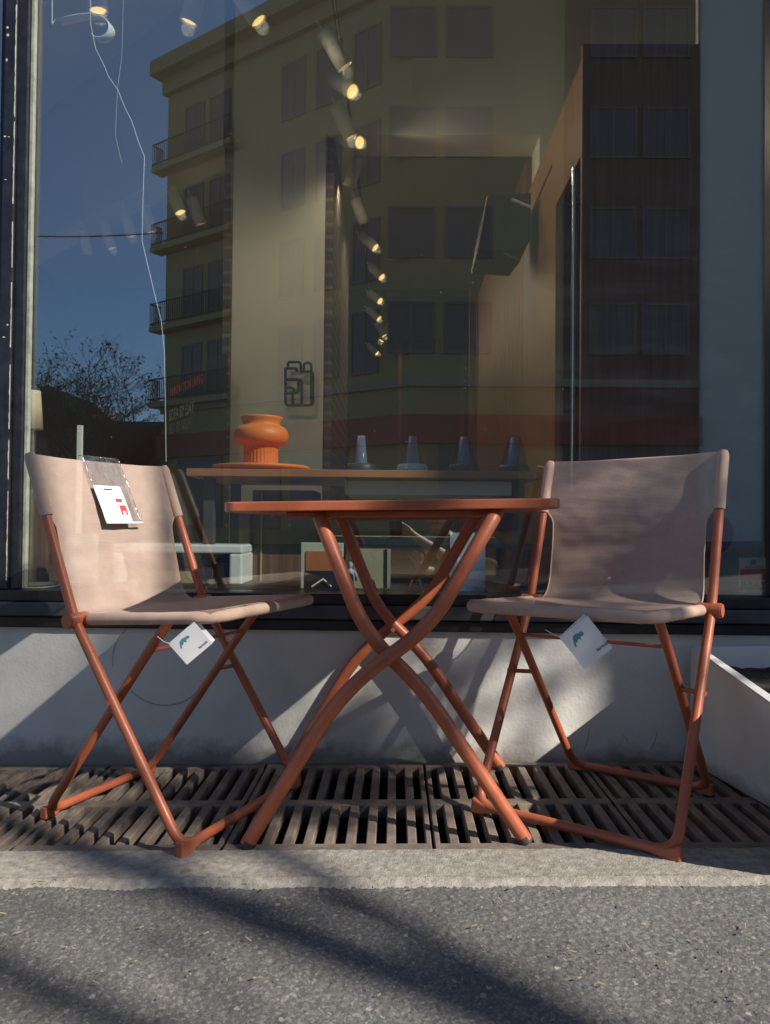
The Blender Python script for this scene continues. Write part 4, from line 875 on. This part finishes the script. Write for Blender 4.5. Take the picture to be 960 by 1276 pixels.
# ------------------------------------------------------------------ chairs
Wc, YT_, ZT_, ZH, YFo = .4426, .1324, .8216, .457, -.280
W2, YR, YSF, ZSF, YL, ZL = .344, .139, -.348, .478, -.168, .436
def make_chair():
    t = thing('folding_chair', '', 'chair'); h = Wc / 2; h2 = W2 / 2; r = .0106
    def pole(z):  # y of the back pole at height z
        return YT_ * (z - ZH) / (ZT_ - ZH)
    b = MB(); zc = .016
    path = [(-h, YT_, ZT_ - .004), (-h, 0, ZH), (-h, YFo, zc), (h, YFo, zc), (h, 0, ZH), (h, YT_, ZT_ - .004)]
    b.tube(fillet(path, [0, .03, .045, .045, .03, 0], 8), r, 16); b.build('back_frame', M['paint'], t)
    b = MB(); path = [(-h2, YL - .045, ZL + .022), (-h2, YL + .012, ZL - .045), (-h2, YR, .013), (h2, YR, .013), (h2, YL + .012, ZL - .045), (h2, YL - .045, ZL + .022)]
    b.tube(fillet(path, [0, .06, .05, .05, .06, 0], 8), r * .97, 16); b.build('rear_leg_frame', M['paint'], t)
    # seat tube loop (mostly inside the fabric)
    b = MB(); hs = .205
    path = [(-hs, .0, ZH), (-hs, YSF, ZSF - .006), (hs, YSF, ZSF - .006), (hs, 0, ZH)]
    b.tube(fillet(path, [0, .05, .05, 0], 10), r * .9, 12); b.build('seat_frame', M['paint'], t)
    for s in (-1, 1):
        b = MB(); b.tube([(s * (h - .030), 0, ZH), (s * (h + .021), 0, ZH)], .0165, 20); b.tube([(s * (h + .0211), 0, ZH), (s * (h + .024), 0, ZH)], .0145, 20); b.build('hinge', M['paint'], t)
    # pivot pins
    for s in (-1, 1):
        zq = .292; yq = YFo * (1 - (zq - .016) / (ZH - .016)); b = MB(); b.tube([(s * (h2 - .003), -.080, zq), (s * (h + .0125), yq, zq)], .0052, 10); b.build('pivot_pin', M['paint'], t)
    b = MB(); zq = .392; yq = YL + .010; b.tube([(-h2, yq, zq), (h2, yq, zq)], .0042, 8); b.build('cross_rod', M['paint'], t)
    # cast foot corners
    for s in (-1, 1):
        b = MB()
        pg = [(s * (h + .009), YFo - .009, .034), (s * (h + .012), YFo - .0115, .0), (s * (h - .012), YFo - .0115, .0), (s * (h - .050), YFo - .0105, .008), (s * (h - .066), YFo - .009, .014), (s * (h - .05), YFo - .009, .02), (s * (h - .015), YFo - .009, .026)]
        if s < 0: pg = pg[::-1]
        b.prism(pg, (0, .020, 0)); b.build('foot_cap', M['paint'], t, bevel=.005, seg=3)
        b = MB(); pg = [(s * (h2 + .010), YR - .010, .026), (s * (h2 + .012), YR - .011, 0), (s * (h2 - .02), YR - .011, 0), (s * (h2 - .04), YR - .009, .012), (s * (h2 - .02), YR - .008, .022)]
        if s < 0: pg = pg[::-1]
        b.prism(pg, (0, .02, 0)); b.build('foot_cap', M['paint'], t, bevel=.003, seg=2)
    # back sling
    zs_ = .686
    prof = [(.004, ZH + .006), (.030, ZH + .012), (.046, ZH + .032), (.0555, .520), (.062, .560), (.074, .615), (pole(zs_) + .004, zs_), (pole(.76), .76), (YT_ - .001, ZT_)]
    P_ = fillet([(0, y, z) for y, z in prof], .03, 3)
    # even resample
    ds = [0]
    for i in range(1, len(P_)): ds.append(ds[-1] + (P_[i] - P_[i - 1]).length)
    def prof_at(v):
        L = v * ds[-1]; i = 1
        while i < len(ds) - 1 and ds[i] < L: i += 1
        f = (L - ds[i - 1]) / max(1e-9, ds[i] - ds[i - 1]); return P_[i - 1].lerp(P_[i], f)
    def halfw(z):
        a = h - .027
        if z >= zs_: return h - .0
        f = max(0, 1 - (zs_ - z) / .035); g = max(0, (ZH + .03 - z) / .03) if z < ZH + .03 else 0
        return a + .022 * f ** 2 - .004 * math.sin(math.pi * max(0, (zs_ - z)) / (zs_ - ZH)) + .012 * g * 0
    b = MB()
    def sheet(u, v):
        p = prof_at(v); x = (2 * u - 1) * halfw(p.z)
        e = 1 - (2 * u - 1) ** 2
        sag = .010 * e * (1 - .6 * v)
        w = .0035 * N.noise(Vector((x * 7, p.z * 16, 1))) + .0012 * N.noise(Vector((x * 20, p.z * 40, 4))) + .004 * e * math.exp(-((p.z - .60 - .10 * x) / .018) ** 2)
        return (x, p.y + sag + w * min(1, v * 6) * min(1, e * 4), p.z - .006 * e * (v > .999))
    b.grid(sheet, 60, 90)
    bk = b.build('backrest', M['fabric_l'], t)
    for s in (-1, 1):
        b = MB(); b.tube([sheet((s + 1) / 2, v / 60) for v in range(0, 61)], .0019, 6); b.build('hem', M['seam'], bk)
    for s in (-1, 1):
        b = MB(); k = 14; pts = []
        for i in range(k + 1):
            z = zs_ - .004 + (ZT_ + .003 - zs_) * i / k; pts.append((s * h, pole(z), z))
        b.tube(pts, [.0132 + .0006 * N.noise(Vector((i, s, 0))) for i in range(k)] + [.0100], 16, caps=True); b.build('sleeve', M['seam'], bk)
    # seat sling
    b = MB()
    def seat(u, v):
        x = (2 * u - 1) * hs; y = .004 + (YSF - .006) * v; e = (1 - (2 * u - 1) ** 2) * math.sin(math.pi * min(1, v + .05))
        z = ZH + (ZSF - ZH) * v + .0100 - .018 * max(0, e) + .0012 * N.noise(Vector((x * 18, y * 18, 2)))
        return (x, y, z)
    b.grid(seat, 40, 40); st = b.build('seat', M['fabric_l'], t)
    b = MB(); path = fillet([(-hs, -.028, ZH + .0015), (-hs, YSF, ZSF - .004), (hs, YSF, ZSF - .004), (hs, -.028, ZH + .0015)], [0, .05, .05, 0], 10)
    pts = []
    for i in range(len(path) - 1):
        nn = max(1, int((path[i + 1] - path[i]).length / .02))
        for j in range(nn): pts.append(path[i].lerp(path[i + 1], j / nn))
    pts.append(path[-1])
    b.tube(pts, [.0128 + .0009 * N.noise(Vector((i * .6, 7, 0))) for i in range(len(pts))], 16); b.build('edge_roll', M['seam'], st)
    return t
chL = make_chair(); chR = copy_tree(chL)
chL.location = (-.6016, -.2909, 0); chL.rotation_euler.z = 1.1648
chR.location = (.5221, -.2795, 0); chR.rotation_euler.z = -.6368
G_ = 'pair of folding chairs at the table'
tag(chL, 'left terracotta folding chair in sunlit beige mesh with a plastic sleeve over its back', 'chair', G_)
tag(chR, 'right terracotta folding chair in mauve beige mesh standing beside the white planter', 'chair', G_)

# ------------------------------------------------------------------ table
t = thing('bistro_table', 'terracotta metal bistro table with crossed bent legs between the two chairs', 'table', (-.0025, -.3002, 0), -.0285 * 1)
TW, TD, TZ = .3450, .2792, .7045
b = MB(); rr = .03; pg = []
for (cx, cy, a0) in ((TW - rr, TD - rr, 0), (-TW + rr, TD - rr, 90), (-TW + rr, -TD + rr, 180), (TW - rr, -TD + rr, 270)):
    for k in range(9): a = R_(a0 + 90 * k / 8); pg.append((cx + rr * math.cos(a), cy + rr * math.sin(a), TZ - .0205))
b.prism(pg[::-1], (0, 0, .0205)); b.build('tabletop', M['paint'], t, bevel=.003, seg=3)
b = MB(); b.box(-.22, .22, -.235, -.205, TZ - .034, TZ - .0207); b.box(-.22, .22, .205, .235, TZ - .034, TZ - .0207); b.box(-.20, -.17, -.2049, .2049, TZ - .032, TZ - .0208); b.box(.18, .21, -.2049, .2049, TZ - .032, TZ - .0208)
b.build('under_rail', M['paint'], t, bevel=.003)
pa_ = [(-.300, .0), (-.100, .322), (-.014, .374), (.080, .448), (.205, .662)]
pb_ = [(.268, .0), (.060, .318), (-.014, .374), (-.056, .428), (-.148, .668)]
for nm, path, off in (('a', pa_, 0), ('b', pb_, .030)):
    for side in (-1, 1):
        y = side * (.2672 - off) if True else 0
        fr = fillet([(path[0][0], y, path[0][1] + .006), (path[1][0], y, path[1][1]), (path[3][0], y, path[3][1]), (path[4][0], y, path[4][1])], [0, .11, .08, 0], 10)
        e = path[4]; fr = fr + [Vector((e[0] + (.012 if nm == 'a' else -.008), y - side * .022, e[1] + .016)), Vector((e[0] + (.010 if nm == 'a' else -.006), y - side * .055, e[1] + .018))]
        b = MB(); b.tube(fr, .0153, 18); lg = b.build('leg', M['paint'], t)
        d = (Vector((path[1][0] - path[0][0], 0, path[1][1] - path[0][1]))).normalized()
        p0_ = Vector((path[0][0], y, .004)); b = MB(); b.tube([p0_ - d * .003, p0_ + d * .012], .0159, 18); b.build('foot_cap', M['rubber'], lg)
for side in (-1, 1):
    b = MB(); y = side * .2672
    b.tube([(-.014, y + side * .0165, .374), (-.014, y + side * .0195, .374)], .0065, 14); b.tube([(-.014, y - side * .0005, .374), (-.014, y - side * .046, .374)], .006, 10); b.build('rivet', M['paint'], t)

# ------------------------------------------------------------------ planter
t = thing('white_planter', 'white rectangular planter box with dark soil cut by the right edge', 'planter', (0, 0, 0))
c0, c1 = Vector((.795, -.035, 0)), Vector((.670, -.80, 0)); hgt = .318
dv = (c1 - c0); side = Vector((1, -.0, 0)); inn = .022
b = MB()
def pl(p, z): return (p.x, p.y, z)
E0, E1 = Vector((1.9, -.035, 0)), Vector((1.9, -.80, 0))
th = .022
cb0, cb1 = Vector((.788, -.035, 0)), Vector((.905, -.80, 0))      # the side leans out towards its rim
def side_pt(u, v, o):
    q = cb0.lerp(cb1, u).lerp(c0.lerp(c1, u), v); return (q.x + o, q.y, .006 + (hgt - .006) * v)
b.grid(lambda u, v: side_pt(1 - u, v, 0), 16, 8); b.grid(lambda u, v: side_pt(u, v, th), 16, 8)
b.quadbox([side_pt(0, 1, .0005), side_pt(1, 1, .0005), side_pt(1, 1, th - .0005), side_pt(0, 1, th - .0005)], (0, 0, .002))

b.quadbox([pl(cb1 + Vector((th + .0005, 0, 0)), .006), pl(E1, .006), pl(E1, hgt), pl(c1 + Vector((th + .0005, 0, 0)), hgt)], (0, th, 0))
b.quadbox([pl(c0 + Vector((th + .0005, 0, 0)), .006), pl(E0, .006), pl(E0, hgt), pl(c0 + Vector((th + .0005, 0, 0)), hgt)], (0, -th, 0))
b.quadbox([pl(E0, .006), pl(E1, .006), pl(E1, hgt), pl(E0, hgt)], (-th, 0, 0))
b.build('box', M['planter'], t, bevel=.002)
b = MB()
def soil(u, v):
    a = c0.lerp(c1, .03 + .94 * v); e = E0.lerp(E1, .03 + .94 * v); q = cb0.lerp(cb1, .03 + .94 * v); p = Vector((a.x + .026 + .26 * (q.x - a.x), a.y, 0)).lerp(Vector((e.x - .02, e.y, 0)), u)
    return (p.x, p.y, hgt - .055 + .014 * N.noise(p * 14) + .010 * N.noise(p * 40))
b.grid(soil, 90, 60); b.build('soil', M['soil'], t)

# ------------------------------------------------------------------ hang tags and the plastic sleeve
BEAST = [(-.5, -.34), (-.44, -.16), (-.36, -.02), (-.30, .14), (-.16, .26), (0, .30), (.16, .25), (.26, .20), (.34, .24), (.46, .20), (.52, .10), (.50, .0), (.40, -.05), (.30, -.02), (.20, .0), (.14, -.06), (.16, -.16), (.08, -.16), (.05, -.06), (-.10, -.05), (-.16, -.14), (-.24, -.16), (-.26, -.04), (-.34, -.18), (-.40, -.32)]
def hang_tag(label, origin, ax, ay, w, h_, fold):
    ax = Vector(ax).normalized(); ay = Vector(ay); ay = (ay - ax * ay.dot(ax)).normalized(); an = ax.cross(ay)
    t = thing('hang_tag', label, 'tag', origin)
    def P(x, y, z=0): return ax * x + ay * y + an * z
    b = MB(); b.quadbox([P(0, 0), P(w, 0), P(w, -h_), P(0, -h_)], an * .0012); b.build('card', M['paper'], t)
    b = MB(); b.quadbox([P(0, 0, -.0015), P(0, -h_, -.0015), P(w * .98, -h_, -fold), P(w * .98, 0, -fold)], an * .001); b.build('back_leaf', M['paper'], t)
    b = MB(); b.prism([P(w * (.40 + .42 * x), -h_ * (.30 - .42 * y), .0014) for x, y in BEAST], an * .0004)
    b.build('animal_print', M['teal'], t)
    Mx = Matrix((ax, ay, an)).transposed().to_4x4(); Mx.translation = P(w * .60, -h_ * .86, .0014); text('fermob', h_ * .13, M['ink'], t, Mx, ext=.0002)
    b = MB(); b.tube([P(.004, -.004, .001), P(-.004, .008, .001), P(-.012, .025, -.012)], .0007, 5); b.build('string', M['paper'], t)
    return t
# right chair tag: corners (px) left (697,794) top (732,767) right (768,803) bottom (729,833)
def tag_px(label, Y, top, left, right, fold):
    T, L_, R2 = atg(*top, Y), atg(*left, Y + .004), atg(*right, Y + .006)
    ax = (T - L_); ay = (T - R2)
    return hang_tag(label, L_ - Vector((0, 0, 0)) + Vector((0, 0, 0)), ax, ay, ax.length, ay.length, fold)
tag_px('white card tag with a teal animal hanging under the right chair seat', -.640, (732, 767), (697, 794), (768, 803), .020)
tag_px('folded white card tag with a teal animal hanging under the left chair seat', -.622, (242, 775), (210, 802), (260, 805), .026)

def sleeve():
    # lies against the left chair's backrest, hung over the top edge
    t = thing('plastic_sleeve', 'clear plastic sleeve holding a printed leaflet hung over the left chair back', 'plastic sleeve', (0, 0, 0))
    Mw = Matrix.Translation(chL.location) @ Matrix.Rotation(chL.rotation_euler.z, 4, 'Z')
    def S_(x, s): # x across, s metres down from the top edge along the back slope
        z = ZT_ + .006 - s * .94; y = YT_ * (z - ZH) / (ZT_ - ZH) - .0065 - .0012 * math.sin(x * 90) * math.sin(s * 60)
        return Mw @ Vector((x, y, z))
    # pixel fit: sleeve spans from (97,565)-(152,567) to (125,654)-(175,652)
    xa, xb = X_A, X_B
    b = MB(); b.grid(lambda u, v: S_(xa + (xb - xa) * u + .018 * v, v * SL), 24, 40); b.build('film', M['film'], t, solid=.0005)
    b = MB(); b.grid(lambda u, v: S_(xa + (xb - xa) * u, 0) + (Mw.to_3x3() @ Vector((0, .012 * v, .002 * math.sin(v * 3.1)))), 8, 6); b.build('fold', M['film'], t, solid=.0005)
    def onp(u0, u1, v0, v1, off, mt, nm, par=t):
        b = MB(); nrm = Mw.to_3x3() @ Vector((0, -off, 0))
        b.grid(lambda u, v: S_(xa + (xb - xa) * (u0 + (u1 - u0) * u) + .018 * (v0 + (v1 - v0) * v), (v0 + (v1 - v0) * v) * SL) + nrm, 6, 6); return b.build(nm, mt, par, solid=.0004)
    lf = onp(.0, .74, .43, .985, .0016, M['paper'], 'leaflet')
    onp(.0, 1.0, .965, .99, .0030, M['white'], 'hem')
    onp(.46, .62, .62, .67, .0026, M['red'], 'chair_print', lf); onp(.50, .66, .72, .80, .0026, M['red'], 'chair_print', lf); onp(.50, .54, .80, .86, .0026, M['red'], 'chair_print', lf); onp(.62, .66, .80, .86, .0026, M['red'], 'chair_print', lf)
    onp(.20, .23, .62, .84, .0026, M['grey_print'], 'sketch_print', lf); onp(.36, .39, .62, .84, .0026, M['grey_print'], 'sketch_print', lf); onp(.2, .39, .72, .735, .0026, M['grey_print'], 'sketch_print', lf)
    onp(.24, .46, .475, .492, .0026, M['ink'], 'heading_print', lf); onp(.22, .5, .93, .94, .0026, M['grey_print'], 'footer_print', lf)
X_A, X_B, SL = -.075, .048, .175
sleeve()

# ------------------------------------------------------------------ the photographer, mirrored in the glass
def person():
    me = bpy.data.meshes.new('person'); V, E_, Rd = [], [], []
    def add(p, r, par=None):
        V.append(p); Rd.append(r)
        if par is not None: E_.append((par, len(V) - 1))
        return len(V) - 1
    pel = add((.46, -3.02, .30), .125); wai = add((.41, -2.92, .42), .115, pel); che = add((.35, -2.80, .50), .125, wai); nb = add((.30, -2.71, .575), .06, che); nk = add((.275, -2.665, .61), .047, nb)
    h1 = add((.262, -2.635, .645), .062, nk); h2 = add((.255, -2.62, .705), .076, h1); h3 = add((.262, -2.63, .765), .056, h2)
    no_ = add((.238, -2.545, .69), .010, h2); ch_ = add((.246, -2.57, .642), .022, h1)
    for s, kn, an, to in ((-1, (.20, -2.62, .10), (.30, -3.0, .07), (.28, -3.10, .03)), (1, (.58, -2.60, .42), (.56, -2.82, .07), (.54, -2.64, .03))):
        hp = add((.46 + s * .09, -3.0, .27), .098, pel); k_ = add(kn, .062, hp); a_ = add(an, .04, k_); add(to, .032, a_)
    def arm(sh, el, wr, palm, fing, thumb):
        s_ = add(sh, .058, che); e = add(el, .041, s_); w = add(wr, .027, e); p = add(palm, .027, w)
        for f in fing:
            q = p
            for c in f: q = add(c, .0085, q)
        q = p
        for c in thumb: q = add(c, .0095, q)
    # hand raised in front of the knee
    P = Vector((.125, -2.36, .425))
    f1 = [[tuple(P + Vector((-.012 * i + .010, .035, .045 - .012 * abs(i - 1)))), tuple(P + Vector((-.016 * i + .008, .055, .07 - .014 * abs(i - 1)))), tuple(P + Vector((-.018 * i + .006, .075, .08 - .016 * abs(i - 1))))] for i in range(4)]
    arm((.21, -2.78, .54), (.27, -2.52, .36), (.155, -2.40, .385), tuple(P), f1, [(.155, -2.35, .455), (.150, -2.335, .48)])
    # hand holding the phone
    Q = Vector((.055, -2.20, .63))
    f2_ = [[tuple(Q + Vector((-.018, -.004, .03 - .02 * i))), tuple(Q + Vector((-.040, .006, .03 - .021 * i))), tuple(Q + Vector((-.052, .014, .028 - .021 * i)))] for i in range(4)]
    arm((.49, -2.74, .54), (.36, -2.46, .42), (.095, -2.225, .595), tuple(Q), f2_, [(.040, -2.215, .66), (.02, -2.200, .675)])
    me.from_pydata(V, E_, []); me.update()
    sv = me.skin_vertices if len(me.skin_vertices) else None
    o = bpy.data.objects.new('person', me); COL.objects.link(o)
    md = o.modifiers.new('skin', 'SKIN'); md.use_smooth_shade = True
    if not me.skin_vertices: me.attributes
    sk = me.skin_vertices[0].data if me.skin_vertices else None
    if sk:
        for i, r in enumerate(Rd): sk[i].radius = (r, r)
        sk[0].use_root = True
    s2 = o.modifiers.new('sub', 'SUBSURF'); s2.levels = 2; s2.render_levels = 2
    # clothing by height and reach: black clothes, bare skin on head and forearms
    return o, sk
def person_build():
    o, sk = person()
    dg = bpy.context.evaluated_depsgraph_get(); me2 = bpy.data.meshes.new_from_object(o.evaluated_get(dg))
    bpy.data.objects.remove(o)
    me2.materials.clear()
    for k in ('cloth', 'skin', 'pale'): me2.materials.append(M[k])
    for p in me2.polygons:
        c = p.center; p.use_smooth = True
        k = 0
        if c.z > .585 and c.y > -2.76 and .12 < c.x < .36: k = 1
        elif c.y > -2.44 and c.z > .34: k = 1
        elif c.z > .46 and c.x < .33: k = 2
        p.material_index = k
    r = bpy.data.objects.new('person', me2); COL.objects.link(r)
    tag(r, 'crouching person in dark clothes with fair hair photographing, mirrored in the glass', 'person')
    b = MB(); hc = Vector((.266, -2.64, .715))
    def cap(u, v):
        a = 2 * math.pi * u; e = -.35 + 1.92 * v
        d = Vector((math.cos(a) * math.cos(e), math.sin(a) * math.cos(e), math.sin(e)))
        rr = .090 + .006 * math.sin(a * 9)
        if d.y > .35 and e < .55: rr = .055
        if d.y < .2 and e < .0: rr = .088
        return hc + d * rr
    b.grid(cap, 40, 20); h_ = b.build('hair', M['hair'], r)
    for (dx) in (-.02, .03):
        b = MB(); b.lathe([(.0005, -.008), (.008, 0), (.0005, .008)], 10, (.246 + dx, -2.553, .712)); b.build('eye', M['dark'], r)
    b = MB(); b.tube([(.225, -2.556, .665), (.245, -2.551, .662), (.265, -2.556, .665)], .005, 6); b.build('mouth', M['red'], r)
    for dx in (-.074, .076):
        b = MB(); b.lathe([(.0005, -.022), (.014, -.012), (.016, .005), (.0005, .022)], 10, (.258 + dx, -2.62, .70)); b.build('ear', M['skin'], r)
    t = thing('mobile_phone', 'dark mobile phone held up by the crouching person', 'phone', (0, 0, 0))
    b = MB(); b.box(-.036, .036, -2.152, -2.1445, .575, .725); b.build('body', M['dark'], t, bevel=.003)
    return r
person_build()

# ------------------------------------------------------------------ stand the plumb things upright against the sloping pavement
for o in UPR:
    o.matrix_basis = RT @ o.matrix_basis
